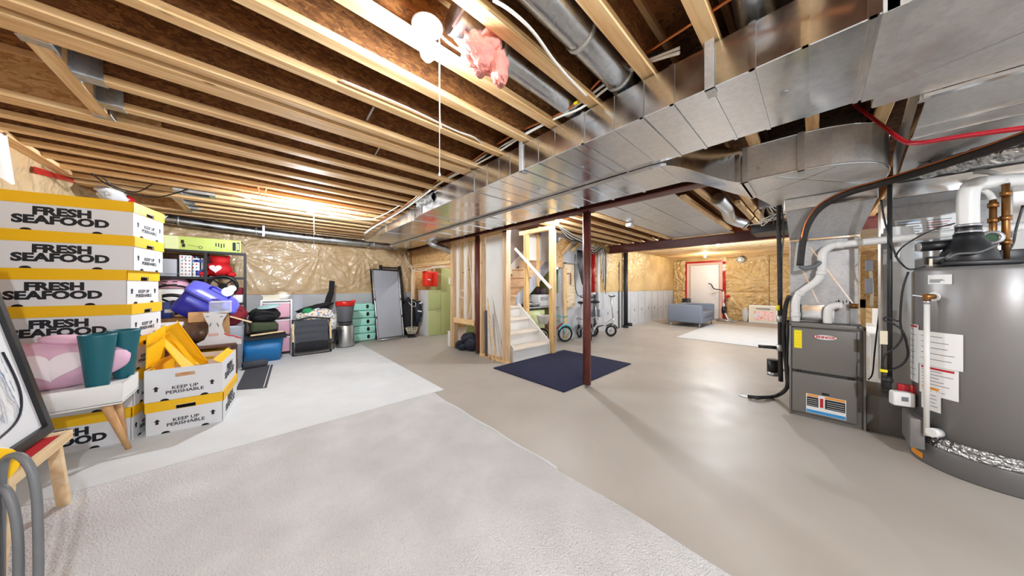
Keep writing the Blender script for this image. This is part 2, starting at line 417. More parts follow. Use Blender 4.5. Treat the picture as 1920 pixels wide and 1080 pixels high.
mx = t.n('ShaderNodeMixRGB'); t.l(k, mx.inputs['Fac']); mx.inputs['Color1'].default_value = srgb(236, 232, 222); t.l(b, mx.inputs['Color2'])
t.l(mx.outputs['Color'], t.b.inputs['Base Color']); M['pattern'] = t.m
t = NT('abstract_print'); t.set(Roughness=.3); v = t.coords((1, 1, .55))
n0 = t.n('ShaderNodeTexNoise', Scale=9, Detail=5); t.l(v, n0.inputs['Vector'])
ad = t.n('ShaderNodeMixRGB', blend_type='ADD', Fac=.22); t.l(v, ad.inputs['Color1']); t.l(n0.outputs['Color'], ad.inputs['Color2'])
w = t.n('ShaderNodeTexWave', Scale=1.6, Distortion=3.0, Detail=2); w.bands_direction = 'Y'; t.l(ad.outputs['Color'], w.inputs['Vector'])
t.l(t.ramp(w.outputs['Fac'], [(.0, srgb(236, 236, 236)), (.25, srgb(176, 180, 186)), (.4, srgb(232, 233, 234)), (.6, srgb(150, 158, 170)), (.75, srgb(228, 230, 234)), (.88, srgb(60, 112, 146)), (.96, srgb(238, 238, 238))]), t.b.inputs['Base Color'])
M['print'] = t.m
t = NT('red_blue_print'); t.set(Roughness=.4); v = t.coords()
a = t.n('ShaderNodeTexNoise', Scale=9, Detail=6); t.l(v, a.inputs['Vector'])
t.l(t.ramp(a.outputs['Fac'], [(.3, srgb(70, 90, 190)), (.42, srgb(235, 225, 220)), (.5, srgb(232, 120, 100)), (.56, srgb(240, 225, 215)), (.68, srgb(200, 60, 50))]), t.b.inputs['Base Color'])
M['poster'] = t.m

# ------------------------------------------------------------------ the room
from mathutils import noise as mnoise
XL, YB, XF, YR, YN = -1.42, 7.12, 12.4, 3.85, -3.0
JB, JT = 2.30, 2.60                       # underside and top of the joists
floor = struct('floor', MB().box(XL - .2, YN, -.12, XF + .2, YB + .2, 0), M['floor'])

def folds(a, b, z0, z1, pins, amp=.02, cell=.045, sag=.012):
    """a sheet from a to b (plan points), z0 to z1, with folds running out from the staples at pins (s, z)"""
    a, b = Vector(a), Vector(b); L = (b - a).length; d = (b - a) / L; n = Vector((d.y, -d.x))
    def f(u, w):
        s, z = u * L, z0 + (z1 - z0) * w; h = 0
        for i, (ps, pz) in enumerate(pins):
            ds, dz = s - ps, z - pz; r = sqrt(ds * ds + dz * dz)
            if r < 1.3:
                th = math.atan2(dz, ds)
                h += amp * math.exp(-r / .5) * (1 - abs(sin(th * 11 + 4 * mnoise.noise((th * 1.5, i * 3.1, r * .8)))) ** .6) * min(1, r / .1)
        h += sag * mnoise.noise((s * 1.6, z * 2.2, len(pins))) + .006 * mnoise.noise((s * 6, z * 6, 3.0))
        e = min(1, w / .04, (1 - w) / .04); h = h * e
        p = a + d * s + n * h
        return (p.x, p.y, z)
    return MB().grid(f, max(2, int(L / cell)), max(2, int((z1 - z0) / cell)))


wl = struct('wall_left', MB().box(XL - .2, YN, 0, XL, YB + .2, 1.07), M['concrete_wall'])
put('framing', MB().box(XL - .2, YN, 1.07, XL - .04, YB + .2, JT), M['osb'], wl)
put('insulation_sheet', folds((XL, 7.1), (XL, 2.0), 1.07, JB, [(.6, 1.9), (1.7, 2.1), (2.3, 1.6), (3.2, 2.0)], .05, .035), M['vap'], wl)
wb = struct('wall_back', MB().box(XL, YB, 0, 5.0, YB + .2, 1.07), M['concrete_wall'])
put('framing', MB().box(XL, YB + .05, 1.07, 5.0, YB + .2, JT), M['osb'], wb)
put('insulation_sheet', folds((XL, YB - .015), (3.05, YB - .015), 1.07, JT, [(.25, 2.0), (1.15, 1.8), (2.42, 1.86), (2.45, 1.9), (3.3, 1.95), (4.1, 2.0), (.7, 2.1), (3.0, 1.2), (4.3, 1.5)], .06, .025), M['vap'], wb)
put('sill', MB().box(XL, YB - .02, 1.055, 3.05, YB, 1.072), M['lumber'], wb)
wr = struct('wall_right', MB().box(5.0, YR, 0, XF, YR + .15, 1.05), M['concrete_wall'])
put('framing', MB().box(5.5, YR + .05, 1.05, XF, YR + .15, JT), M['osb'], wr)
put('insulation_sheet', folds((5.9, YR - .01), (XF, YR - .01), 1.05, JB, [(.35, 1.6), (1.2, 1.7), (1.4, 2.1), (2.8, 2.05), (3.3, 1.75), (4.6, 1.9), (5.8, 1.9)], .05, .03), M['vap2'], wr)
put('bare_board', MB().box(5.0, YR - .012, 1.05, 5.9, YR + .05, JB), M['concrete_wall'], wr)
for k in range(12):       # form seams and tie marks of the cast wall
    x = 6.3 + k * .55
    put('form_seam', MB().box(x, YR - .003, 0, x + .008, YR + .01, 1.04), M['label_grey'], wr)
    put('form_tie', MB().box(x + .26, YR - .006, .42, x + .275, YR + .01, .50), M['dark_hole'], wr)
put('corner_seam', MB().cyl((7.72, YR - .02, 0), (7.72, YR - .02, 1.9), .02, n=10), M['rubber'], wr)
wf = struct('wall_far', MB().box(XF, YN, 0, XF + .2, YR + .2, JT), M['osb'])
for (y0, y1, sd) in ((3.42, YR - .02, 1), (1.02, 2.16, 2), (-.2, 1.0, 3), (-3, -.22, 4)):
    for (z0, z1) in ((.02, 1.0), (1.02, 2.25)):
        L = y1 - y0
        pp = [(L * .15, z0 + .75 * (z1 - z0)), (L * .85, z0 + .9 * (z1 - z0)), (L * .5, z0 + .3 * (z1 - z0)), (L * .95, z0 + .2 * (z1 - z0))]
        put('insulation_batt', folds((XF - .02, y1), (XF - .02, y0), z0, z1, pp, .10, .025, .06), M['vap2'], wf)
put('lintel_batt', folds((XF - .02, 3.42), (XF - .02, 2.16), 2.12, 2.28, [(.3, 2.2), (.9, 2.2)], .04, .04, .05), M['vap2'], wf)
ws = struct('wall_service', MB().box(4.75, YN, 0, 4.87, -1.02, JB), M['white_paint'])
# door in the far wall, red taped frame
d1 = struct('door_1', MB().box(XF - .045, 2.36, .02, XF - .005, 3.26, 2.0), M['door_white'], .004)
fr = MB().box(XF - .06, 2.25, 0, XF - .02, 2.345, 2.08).box(XF - .06, 3.275, 0, XF - .02, 3.37, 2.08).box(XF - .06, 2.345, 2.01, XF - .02, 3.275, 2.08)
put('frame', fr, M['door_frame'], d1)
for n_, (y0, y1, z0, z1) in enumerate(((2.15, 2.25, 0, 2.1), (3.37, 3.44, 0, 2.1), (2.15, 3.44, 2.08, 2.15))):
    put('red_tape', folds((XF - .05, y1), (XF - .05, y0), z0, z1, [], .0, .03, .035), M['tape_red'], d1)
put('door_handle', MB().tube([(XF - .05, 2.46, .95), (XF - .1, 2.46, .95), (XF - .1, 2.56, .95)], .012), M['silver'], d1)

# ceiling: subfloor board, I-joists, headers
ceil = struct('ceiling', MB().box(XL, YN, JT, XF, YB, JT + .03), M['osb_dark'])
edges = [.35, .625, .945, 1.254, 1.518, 1.823, 2.162, 2.278, 2.343, 2.643, 2.954, 3.222, 3.287, 3.59, 3.87, 4.17, 4.47, 4.77, 5.07, 5.333, 5.398, 5.70, 6.0, 6.30, 6.365, 6.66, 6.95]
edges += [.045 - .305 * k for k in range(10)]
_jm = {}
def joist(x0, x1, e):
    L = round(x1 - x0, 3)
    if L not in _jm:
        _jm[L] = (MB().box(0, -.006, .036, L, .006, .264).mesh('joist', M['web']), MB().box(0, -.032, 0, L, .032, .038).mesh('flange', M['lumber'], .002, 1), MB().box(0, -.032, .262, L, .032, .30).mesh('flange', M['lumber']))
    j = share('joist', _jm[L][0], ceil, (x0, e - .032, JB))
    share('flange', _jm[L][1], j); share('flange', _jm[L][2], j)
for e in edges:
    x0 = XL
    if 2.35 < e < 3.2 or 5.42 < e < 6.28: x0 = -.69
    if e in (3.222, 3.287, 6.30, 6.365): x0 = XL
    if e < 3.3: joist(x0, 7.2, e)
    else:
        joist(x0, 2.98, e)
        if e < YR: joist(3.98, 7.2, e)
_jy = [MB().box(-.006, YN, .036, .006, YR, .264).mesh('joist', M['web']), MB().box(-.032, YN, 0, .032, YR, .038).mesh('flange', M['lumber_h'], .002, 1), MB().box(-.032, YN, .262, .032, YR, .30).mesh('flange', M['lumber_h'])]
for k in range(17):       # beyond the far beam the joists run the other way
    j = share('joist', _jy[0], ceil, (7.42 + .305 * k, 0, JB)); share('flange', _jy[1], j); share('flange', _jy[2], j)
put('trimmer', MB().box(XL, 3.175, JB + .036, -.5, 3.189, JT), M['osb'], ceil)
put('trimmer', MB().box(XL, 6.25, JB + .036, -.62, 6.266, JT), M['osb'], ceil)
for (y0, y1, xs) in ((2.345, 3.158, (2.643, 2.954)), (5.40, 6.236, (5.70, 6.0))):
    hd = put('header', MB().box(-.765, y0, JB, -.695, y1, JT - .001), M['lumber_h'], ceil, .002, 1)
    ends = [e - .032 for e in xs]
    for e in ends:
        put('joist_hanger', MB().box(-.694, e - .038, JB - .003, -.60, e + .038, JB - .0005).box(-.694, e - .04, JB - .003, -.60, e - .036, JB + .12).box(-.694, e + .036, JB - .003, -.60, e + .04, JB + .12)
            .box(-.694, e - .075, JB, -.690, e - .036, JB + .22).box(-.694, e + .036, JB, -.690, e + .075, JB + .22), M['hanger'], hd)
    for e in (y0 + .0, y1 - .0):
        s_ = 1 if e == y0 else -1
        put('joist_hanger', MB().box(-.77, min(e, e + s_ * .05), JB - .004, -.69, max(e, e + s_ * .05), JB - .001).box(-.6895, min(e, e + s_ * .10), JB - .004, -.6855, max(e, e + s_ * .10), JB + .20), M['hanger'], hd)
put('rim_plate', MB().box(XL, 3.84, JB - .004, -1.33, 4.95, JB + .03), M['lumber_h'], ceil)
for (x, y) in ((.62, 1.05), (.95, 1.25), (.55, 2.16), (.75, 2.62), (.83, 3.3), (.65, 3.9)):      # loose strap ends nailed to the webs
    put('strap_end', MB().bar((x, y, JB + .01), (x + .04, y - .13, JB + .12), .012, .004), M['galv_pipe'], ceil)
for (x, a) in ((.02, .02), (.09, -.03)):
    put('nailed_stick', MB().bar((x, 4.16, JB), (x + a, 4.16, JB - .10), .014, .012), M['pine'], ceil)

# rugs
single('floor_underlay', MB().box(-1.38, 2.905, .001, 1.60, 6.46, .012), M['mat_white'], 'white underlay sheet on the floor in front of the piled belongings', 'mat', bevel=.003)
cp = thing('carpet', 'large cream cut-pile carpet in the foreground', 'carpet', (0, 1, 0))
put('pile', MB().grid(lambda u, w: (-1.38 + u * 2.82 + .008 * sin(w * 31), -1.2 + w * 4.085, 0.0175 + .003 * mnoise.noise((u * 14, w * 20, 1))), 60, 80), M['carpet'], cp)
put('edge', MB().box(-1.38, -1.2, .001, 1.43, 2.885, .012), M['carpet'], cp)
put('bound_edge', MB().tube([(1.445 + .006 * sin(k * 1.7), 1.14 + k * .145, .012) for k in range(13)], .009, 6), M['mat_white'], cp)
single('doormat', MB().box(2.56, 1.92, .001, 4.26, 3.19, .014), M['mat_blue'], 'dark navy mat in front of the stairs', 'mat', bevel=.004)
single('floor_sheet', MB().box(7.3, -.3, .001, 10.9, 2.22, .010), M['mat_white'], 'white sheet on the floor before the grey sofa', 'mat', bevel=.003)

# steel
def ibeam(name, x, y0, y1, label):
    b = thing(name, label, 'beam', (x, (y0 + y1) / 2, 2.096))
    put('web', MB().box(x - .005, y0, 2.11, x + .005, y1, 2.287), M['red_steel'], b)
    put('bottom_flange', MB().box(x - .075, y0, 2.096, x + .075, y1, 2.111), M['red_steel'], b, .003)
    put('top_flange', MB().box(x - .075, y0, 2.285, x + .075, y1, 2.2995), M['red_steel'], b)
    return b
ibeam('steel_beam', 2.91, .60, 7.3, 'dark red steel beam beside the main duct above the stud wall')
ibeam('steel_beam', 7.15, -2.95, 3.95, 'dark red steel beam crossing the ceiling before the sofa area')
def post(x, y, label, z1=2.096, r=.047):
    p = thing('steel_post', label, 'post', (x, y, 0))
    put('shaft', MB().cyl((x, y, .03), (x, y, z1 - .01), r, n=20), M['red_steel'], p)
    put('cap_plate', MB().box(x - .07, y - .07, z1 - .012, x + .07, y + .07, z1 - .0005), M['red_steel'], p)
    put('screw_jack', MB().cyl((x, y, 0), (x, y, .035), .02, n=12).cyl((x, y, .025), (x, y, .04), r * .95, n=20), M['galv_pipe'], p)
    return p
post(2.92, 1.85, 'red oxide steel post standing at the edge of the navy mat')
post(2.905, 4.03, 'red oxide steel post in line with the stud wall', r=.055)

# ------------------------------------------------------------------ bare lamps of the basement, then added fill bulbs
def lamp(x, y, label, power, z=JB, cord=.75, colour=(.88, .95, 1.03, 1), r=.032, group=None, name='bare_bulb_light'):
    t = thing(name, label, 'light', (x, y, z), group=group)
    put('holder', MB().lathe([(.001, -.03), (.035, -.03), (.045, -.02), (.062, -.006), (.065, 0)], 24, (x, y, z)), M['pvc'], t)
    put('bulb', MB().lathe([(.001, -.145), (r * .5, -.141), (r * .87, -.125), (r, -.105), (r * .93, -.085), (r * .6, -.06), (.013, -.04), (.013, -.03)], 16, (x, y, z)), glow('lit_bulb', colour, power * BULB), t)
    if cord:
        put('pull_cord', MB().cyl((x + .045, y - .02, z - .02), (x + .045, y - .02, z - cord), .0022, n=6).ell((x + .045, y - .02, z - cord), (.006, .006, .008), 8, 6), M['cable_white'], t)
        put('cord_loop', MB().tube([(x + .047, y - .02, z - .05), (x + .05, y - .015, z - .35), (x + .058, y - .012, z - .40), (x + .05, y - .02, z - .42), (x + .046, y - .02, z - .38)], .002, 5), M['cable_white'], t)
    return t
lamp(.535, 1.11, 'bare bulb with pull cord glowing in the foreground ceiling', 420, cord=.62)
lamp(.52, 4.50, 'bare bulb glowing on the ceiling above the piled belongings', 2300, z=2.31)
lamp(3.45, 2.72, 'small bulb glowing behind the beam near the stairs', 1300, cord=0)
lamp(8.05, 1.55, 'bright lamp just beyond the far steel beam', 3000, cord=0, colour=(.88, .95, 1.02, 1))
lamp(10.84, 2.44, 'small warm bulb on the ceiling near the white door', 900, cord=0, colour=(1, .85, .6, 1))
lamp(.1, -1.6, 'added fill bulb on the ceiling behind the carpet, out of the frame', 3900, cord=0)  # made-up bulb behind the camera, fills the carpet and carton fronts
lamp(3.45, 4.5, 'added fill bulb at the top of the stairwell above the landing', 500, cord=0, z=2.58)  # unseen bulb, added to brighten the stairwell
lamp(4.0, 5.9, 'added fill bulb in the storage alcove by the green cabinets', 900, cord=0, z=2.59)  # added light for the alcove, hidden from the camera
lamp(2.6, -2.0, 'added fill bulb on the ceiling nearer the water heater, out of the frame', 2300, cord=0)  # second made-up bulb behind the camera, fill for the heater side
lamp(6.3, -1.6, 'added fill bulb on the ceiling above the desk behind the furnace', 1600, cord=0)  # fill light added out of sight behind the heater

# ------------------------------------------------------------------ sheet metal
def loft(mb, rings):
    n = len(rings[0]); vs = [p for r in rings for p in r]
    mb.add(vs, [(i * n + k, i * n + (k + 1) % n, (i + 1) * n + (k + 1) % n, (i + 1) * n + k) for i in range(len(rings) - 1) for k in range(n)])
    mb.add(rings[0], [tuple(range(n - 1, -1, -1))]); mb.add(rings[-1], [tuple(range(n))]); return mb
def rect(x0, x1, y, z0, z1): return [(x0, y, z0), (x1, y, z0), (x1, y, z1), (x0, y, z1)]
md = thing('main_duct', 'wide galvanised rectangular trunk duct hung across the ceiling', 'duct', (1.8, 3, 2.09))
Z0, Z1 = 2.09, 2.285
yat = lambda u, x=1.50: on_x(u, 300, x).y
Ys = [3.27] + [yat(u) for u in (888, 980, 1093, 1203, 1260, 1330, 1410, 1510, 1638)] + [-.17]
for a, b in zip(Ys[:-1], Ys[1:]):
    j = random.uniform(-.002, .002)
    put('section', MB().box(1.50, b, Z0 + j, 2.13, a, Z1), M['galv'], md, .003, 1)
for y in Ys[1:]:
    put('drive_cleat', MB().box(1.494, y - .012, Z0 - .006, 1.50, y + .012, Z1).box(1.494, y - .008, Z0 - .006, 2.13, y + .008, Z0 + .001), M['galv'], md)
for u in (913, 935, 956, 1009, 1040, 1075, 1151):
    y = yat(u); put('bead', MB().box(1.4965, y - .003, Z0 + .004, 1.50, y + .003, Z1 - .004).box(1.50, y - .002, Z0 - .004, 2.13, y + .002, Z0), M['galv'], md)
put('section', loft(MB(), [rect(1.50, 2.13, 3.27, Z0, Z1), rect(1.565, 2.13, 3.66, Z0, Z1)]), M['galv'], md)
for a, b in ((3.66, 4.75), (4.75, 5.975)):
    put('section', MB().box(1.565, a, Z0, 2.13, b, Z1 - .01), M['galv'], md, .003, 1)
for y in (3.27, 3.66, 4.75):
    put('drive_cleat', MB().box(1.49 if y < 3.5 else 1.558, y - .012, Z0 - .006, 1.50 if y < 3.5 else 1.565, y + .012, Z1).box(1.50 if y < 3.5 else 1.565, y - .007, Z0 - .005, 2.13, y + .007, Z0 + .001), M['galv'], md)
for u in (750, 763, 772):
    y = yat(u, 1.565); put('bead', MB().box(1.5615, y - .003, Z0 + .004, 1.565, y + .003, Z1 - .02), M['galv'], md)
for y in (yat(978), yat(1331)):
    put('hanger_strap', MB().box(1.488, y - .018, Z0 - .012, 1.4935, y + .018, JB + .03).box(1.488, y - .018, Z0 - .012, 1.56, y + .018, Z0 - .008), M['galv_dull'], md)
for (u, v) in ((1010, 354), (1092, 315), (1470, 175), (841, 415)):
    p = on_z(u, v, Z0 - .004); put('test_plug', MB().cyl(p, p + Vector((0, 0, .006)), .014, n=12), M['hanger'], md)
put('torn_wrap', MB().grid(lambda u, w: (1.52 - .05 * sin(w * 3.1) + .02 * mnoise.noise((u * 9, w * 9, 2)), 2.95 + u * .42, 2.30 - w * .15 + .015 * mnoise.noise((u * 7, w * 7, 5))), 22, 10), M['wrap_grey'], md)

rd = thing('return_duct', 'dull wide duct at the upper right above the water heater', 'duct', (2, -1, 2.09))
put('trunk', MB().box(1.50, -2.6, Z0, 2.27, -.19, Z1), M['galv_dull'], rd, .004, 1)
put('drive_cleat', MB().box(1.494, -.20, Z0 - .007, 2.14, -.15, Z1), M['galv_dull'], rd)
put('crease', MB().bar((2.10, -.21, Z0 - .001), (1.52, -1.6, Z0 - .001), .012, .004), M['galv_dull'], rd)
def curl(u, w):                                                     # boot that rolls down from the trunk toward the furnace
    x = 2.29 + u * 1.6
    z = 2.075 - .02 * sin(u * 9) * .3 - .05 * u * u
    return (x, -.35 - .10 * u - w * 1.9, z + .012 * mnoise.noise((u * 2, w * 3, 4)))
put('boot', MB().grid(curl, 24, 16), M['galv_dull'], rd)
put('boot_side', MB().add([(2.27, -.33, 2.085), (3.9, -.44, 2.02), (3.9, -.44, 2.29), (2.27, -.33, 2.29)], [(0, 1, 2, 3)]).box(2.28, -.36, 2.07, 2.32, -.33, 2.29), M['galv_dull'], rd)
put('folded_edge', MB().bar((2.285, -.34, 2.08), (2.285, -2.2, 2.08), .03, .016), M['galv'], rd)
for x in (2.66, 2.83):
    put('bead', MB().bar((x, -.38, 2.065), (x, -2.2, 2.065), .008, .006), M['galv'], rd)
lw = thing('return_drop', 'grey upright sheet metal return box behind the water heater', 'duct', (4.4, -.75, .3))
put('case', MB().box(4.15, -1.0, .28, 4.62, -.43, 2.02), M['plenum'], lw, .004, 1)
put('corner_flange', MB().box(4.13, -.46, .28, 4.15, -.40, 1.98), M['galv'], lw)
put('upper_box', MB().box(3.75, -1.35, 1.90, 4.14, -.42, 2.02), M['galv'], lw, .004, 1)
st = put('rating_sticker', MB().box(4.146, -.78, 1.64, 4.1495, -.475, 1.78), M['label_white'], lw)
for k in range(5):
    put('print_line', MB().box(4.1445, -.60 - .012 * (k % 2), 1.755 - k * .022, 4.1462, -.49, 1.763 - k * .022), M['label_blue'] if k == 0 else M['label_grey'], st)
    put('print_line', MB().box(4.1445, -.75 + .01 * (k % 3), 1.75 - k * .02, 4.1462, -.635, 1.756 - k * .02), M['label_red'] if k % 2 else M['label_grey'], st)
single('plastic_wrap', MB().grid(lambda u, w: (3.98 + .05 * sin(u * 5 + w * 3) + .02 * mnoise.noise((u * 5, w * 9, 1)), -.40 - u * .16, .28 + w * 1.42), 10, 40), M['white_paint'], 'crumpled white plastic wrap hanging left of the water heater', 'plastic sheet')

bd = thing('branch_duct', 'narrower galvanised duct between the trunk duct and the red beam', 'duct', (2.37, 3, 2.065))
By = [.75] + [yat(u, 2.14) for u in (1250, 1190, 1120, 1062, 1012, 985)][::1]
By = sorted(set([.75, 1.05, 1.35, 1.75, 2.2, 2.75, 3.3, 4.1, 5.0, 6.25]))
for a, b in zip(By[:-1], By[1:]):
    put('section', MB().box(2.14, a, 2.065 + random.uniform(-.002, .002), 2.60, b, 2.28), M['galv'], bd, .003, 1)
for y in By[1:-1]:
    put('drive_cleat', MB().box(2.133, y - .012, 2.058, 2.61, y + .012, 2.075), M['galv'], bd)
for y in (1.2, 1.55, 1.97, 2.45, 3.0, 3.7):
    put('bead', MB().box(2.14, y - .002, 2.061, 2.60, y + .002, 2.066), M['galv'], bd)
put('corner_angle', MB().box(2.128, .8, 2.06, 2.14, 6.2, 2.084), M['galv_dull'], bd)
rings = []
for k in range(13):
    w = k / 12; s = w * w * (3 - 2 * w)
    rings.append(rect(2.14 + .72 * s, 2.60 + .78 * s, .75 - .38 * w, 2.065 - .035 * s, 2.28 + .02 * s))
put('offset', loft(MB(), rings), M['galv'], bd)
el = thing('elbow_duct', 'rounded grey metal elbow duct over the furnace', 'duct', (3.2, 0, 2.03))
plan = [(2.86, .37), (2.862, .20), (2.875, .05), (2.91, -.08), (2.97, -.18), (3.05, -.26), (3.16, -.32), (3.30, -.355), (3.5, -.365), (3.72, -.365), (4.2, -.365), (4.2, .25), (3.45, .37)]
put('body', MB().prism([(x, y, 2.03) for x, y in plan], (0, 0, .27)), M['elbow'], el)
put('seam', MB().tube([(x - .003, y - .002, 2.034) for x, y in plan[:10]], .005, 5, 2).tube([(x - .003, y - .002, 2.296) for x, y in plan[:10]], .005, 5, 2), M['galv'], el)
put('crossbreak', MB().bar((2.9, .2, 2.0285), (3.68, -.32, 2.0285), .01, .003).bar((2.95, -.1, 2.0285), (3.4, .34, 2.0285), .01, .003), M['galv'], el)
put('strap', MB().box(2.852, .05, 2.02, 2.858, .085, 2.299).box(2.852, .05, 2.02, 2.93, .085, 2.026), M['galv_dull'], el)
put('strap', MB().box(2.85, .36, 2.02, 2.858, .40, 2.30).box(2.85, .36, 2.02, 3.40, .40, 2.027), M['galv_dull'], el)
put('drive_cleat', MB().box(2.86, .385, 2.02, 3.42, .41, 2.034), M['galv'], el)
pl = thing('supply_plenum', 'grey sheet metal plenum standing on the furnace', 'duct', (4, 0, .87))
put('collar', MB().box(3.725, -.35, 1.92, 4.28, .20, 2.028), M['galv'], pl, .004, 1)
put('taper', loft(MB(), [[(3.87, .168, 1.645), (3.87, -.258, 1.645), (4.22, -.258, 1.645), (4.22, .168, 1.645)], [(3.735, .19, 1.92), (3.735, -.345, 1.92), (4.26, -.345, 1.92), (4.26, .19, 1.92)]]), M['plenum'], pl)
put('coil_case', MB().box(3.87, -.258, .865, 4.22, .168, 1.645), M['plenum'], pl, .003, 1)
put('crossbreak', MB().bar((3.869, .03, 1.57), (3.869, -.24, 1.02), .004, .01).bar((3.869, .10, 1.42), (3.869, -.02, 1.05), .004, .01), M['galv'], pl)
put('shelf_flange', MB().box(3.84, -.262, 1.635, 3.875, .172, 1.65), M['galv'], pl)
put('access_cover', MB().box(3.85, -.12, .88, 3.87, .15, 1.03), M['galv'], pl, .004)
for k, (dy, w) in enumerate(((-.13, .006), (-.145, .01), (-.17, .008), (-.19, .006), (-.21, .01))):
    put('marker_scrawl', MB().box(3.8685, dy - w / 2, 1.045 + .012 * (k % 2), 3.8705, dy + w / 2, 1.07 + .01 * (k % 2)), M['black_ink'], pl)
# panned joist bays between the two beams
pn = thing('panned_ceiling', 'flat silver sheet metal panels nailed under the joists between the beams', 'ceiling panel', (5, 1.6, 2.285))
ye = [1.115, 1.50, 1.85, 2.15]; xe = [3.05, 4.0, 5.0, 6.0, 7.0]
for i in range(4):
    for k in range(3):
        put('panel', MB().box(xe[i] + .004, ye[k] + .004, 2.286 + random.uniform(-.002, .001), xe[i + 1] - .004, ye[k + 1] - .004, 2.297), M['galv_dull'], pn, .002, 1)
put('edge_lath', MB().box(6.98, 1.1, 2.27, 7.06, 2.2, 2.298), M['lumber_h'], pn)
# round pipes
def rpipe(name, label, pts, r, bands=(), m='galv_pipe', smooth=5, n=20, cat='pipe'):
    p = thing(name, label, cat, pts[0])
    put('pipe', MB().tube(pts, r, n, smooth), M[m], p)
    for q, d in bands:
        q = Vector(q); d = Vector(d).normalized()
        put('joint_band', MB().cyl(q - d * .012, q + d * .012, r + .004, n=n), M['galv_dull'], p)
    return p
rpipe('round_duct', 'slim round galvanised duct in the joist bay beside the bulb', [(.63, 1.075, 2.375), (1.0, 1.075, 2.375), (1.45, 1.075, 2.375), (1.60, 1.075, 2.36), (1.68, 1.075, 2.28)], .062, [((1.5, 1.075, 2.372), (1, 0, 0)), ((.9, 1.075, 2.375), (1, 0, 0))])
rpipe('round_duct', 'thick round galvanised duct in the joist bay nearer the camera', [(.2, .745, 2.39), (.8, .745, 2.39), (1.42, .745, 2.39), (1.60, .745, 2.37), (1.70, .745, 2.28)], .078, [((1.12, .745, 2.39), (1, 0, 0)), ((1.5, .745, 2.386), (1, 0, 0))])
rpipe('round_duct', 'dark round duct end above the trunk duct at the top edge', [(1.2, .17, 2.40), (1.5, .17, 2.40), (1.75, .17, 2.30)], .07)
w_ = [on_y(u, v, 6.82) for u, v in ((300, 396), (310, 408), (335, 414), (480, 434), (600, 448), (700, 458), (742, 462))]
bp = rpipe('round_duct', 'long round galvanised duct along the back wall under the joists', [w_[0] + Vector((-.02, 0, .02))] + w_ + [Vector((2.3, 6.4, 2.17))], .072, [(w_[3], (1, 0, 0)), (w_[5], (1, 0, 0)), (w_[2], (1, 0, 0))])
for p in (w_[3] + Vector((.1, 0, 0)), w_[5] + Vector((-.1, 0, 0))):
    put('strap', MB().box(p.x - .015, p.y - .078, p.z - .08, p.x + .015, p.y + .078, p.z - .074).box(p.x - .015, p.y - .08, p.z - .08, p.x + .015, p.y - .076, JB), M['galv'], bp)
rpipe('round_duct', 'short bent galvanised duct dropping from the trunk into the stud wall', [(2.45, 5.05, 2.07), (2.55, 5.0, 2.0), (2.72, 5.0, 1.97), (2.9, 4.98, 1.90), (3.3, 4.95, 1.72)], .055, [((2.75, 5.0, 1.963), (1, 0, -.2))])
single('fibreglass_tuft', MB().ell((.74, 1.02, 2.235), (.10, .055, .06), 26, 18, lambda d: 1 + .45 * mnoise.noise(d * 3.1)).ell((.82, .98, 2.20), (.045, .04, .08), 18, 14, lambda d: 1 + .4 * mnoise.noise(d * 4 + Vector((5, 0, 0)))).ell((.79, 1.0, 2.31), (.05, .045, .06), 18, 14, lambda d: 1 + .4 * mnoise.noise(d * 4 + Vector((9, 0, 0)))),
       M['insul_pink'], 'pink fibreglass tuft stuffed beside the round duct', 'insulation')
# cables along the trunk
edge = [(1275, 103), (1200, 128), (1140, 165), (1092, 205), (1045, 228), (980, 258), (925, 290), (880, 318), (830, 345), (790, 372), (745, 402), (700, 428), (684, 440)]
def cable(name, label, pts, r, m, cat='cable', group=None):
    return single(name, MB().tube(pts, r, 6, 5), M[m], label, cat, group)
b_ = [on_x(u, v, 1.49) for u, v in edge]
for k, (dz, dx, m, nm, lb, r) in enumerate(((.006, -.008, 'cable_white', 'cable', 'white cable lying outermost along the trunk duct', .008), (.024, -.012, 'cable_white', 'cable', 'second white cable along the top edge of the trunk duct', .008), (.030, -.04, 'copper', 'copper_line', 'copper pipe along the trunk duct beside the white cables', .008), (.034, .0, 'black', 'cable', 'black cable tucked behind the white cables on the trunk duct', .006))):
    pts = [p + Vector((dx + .010 * sin(i * 1.3 + k), 0, dz + .008 * sin(i * 1.9 + 2 * k))) for i, p in enumerate(b_)]
    if m == 'copper': pts = [(1.30, -.1, 2.285)] + pts[1:-1]
    c = cable(nm, lb, pts, r, m, 'pipe' if m == 'copper' else 'cable')
    if m == 'copper':
        for i in (3, 6, 8): put('yellow_tag', MB().cyl(pts[i], pts[i] + (pts[i + 1] - pts[i]).normalized() * .03, .0105, n=8), M['label_yellow'], c)
cable('cable', 'white cable looping from the joists over to the trunk duct end', [on_z(u, v, 2.28) for u, v in ((440, 362), (500, 384), (552, 390), (600, 398), (640, 408), (690, 412), (720, 402), (750, 385))], .006, 'cable_white')
cable('cable', 'black cable sagging under the joists above the cartons', [on_z(u, v, z) for u, v, z in ((172, 326, 2.28), (200, 345, 2.24), (240, 362, 2.2), (290, 370, 2.2), (330, 362, 2.25), (352, 354, 2.29))], .007, 'black')
cable('cable', 'short black cable drooping under the joists above the carton stack', [on_z(u, v, z) for u, v, z in ((190, 330, 2.29), (215, 350, 2.22), (255, 360, 2.2), (285, 346, 2.28))], .006, 'black')
cable('cable', 'white cable stapled along a joist near the pull cord', [on_z(u, v, 2.31) for u, v in ((640, 150), (760, 200), (850, 243), (890, 258), (907, 276))], .006, 'cable_white')
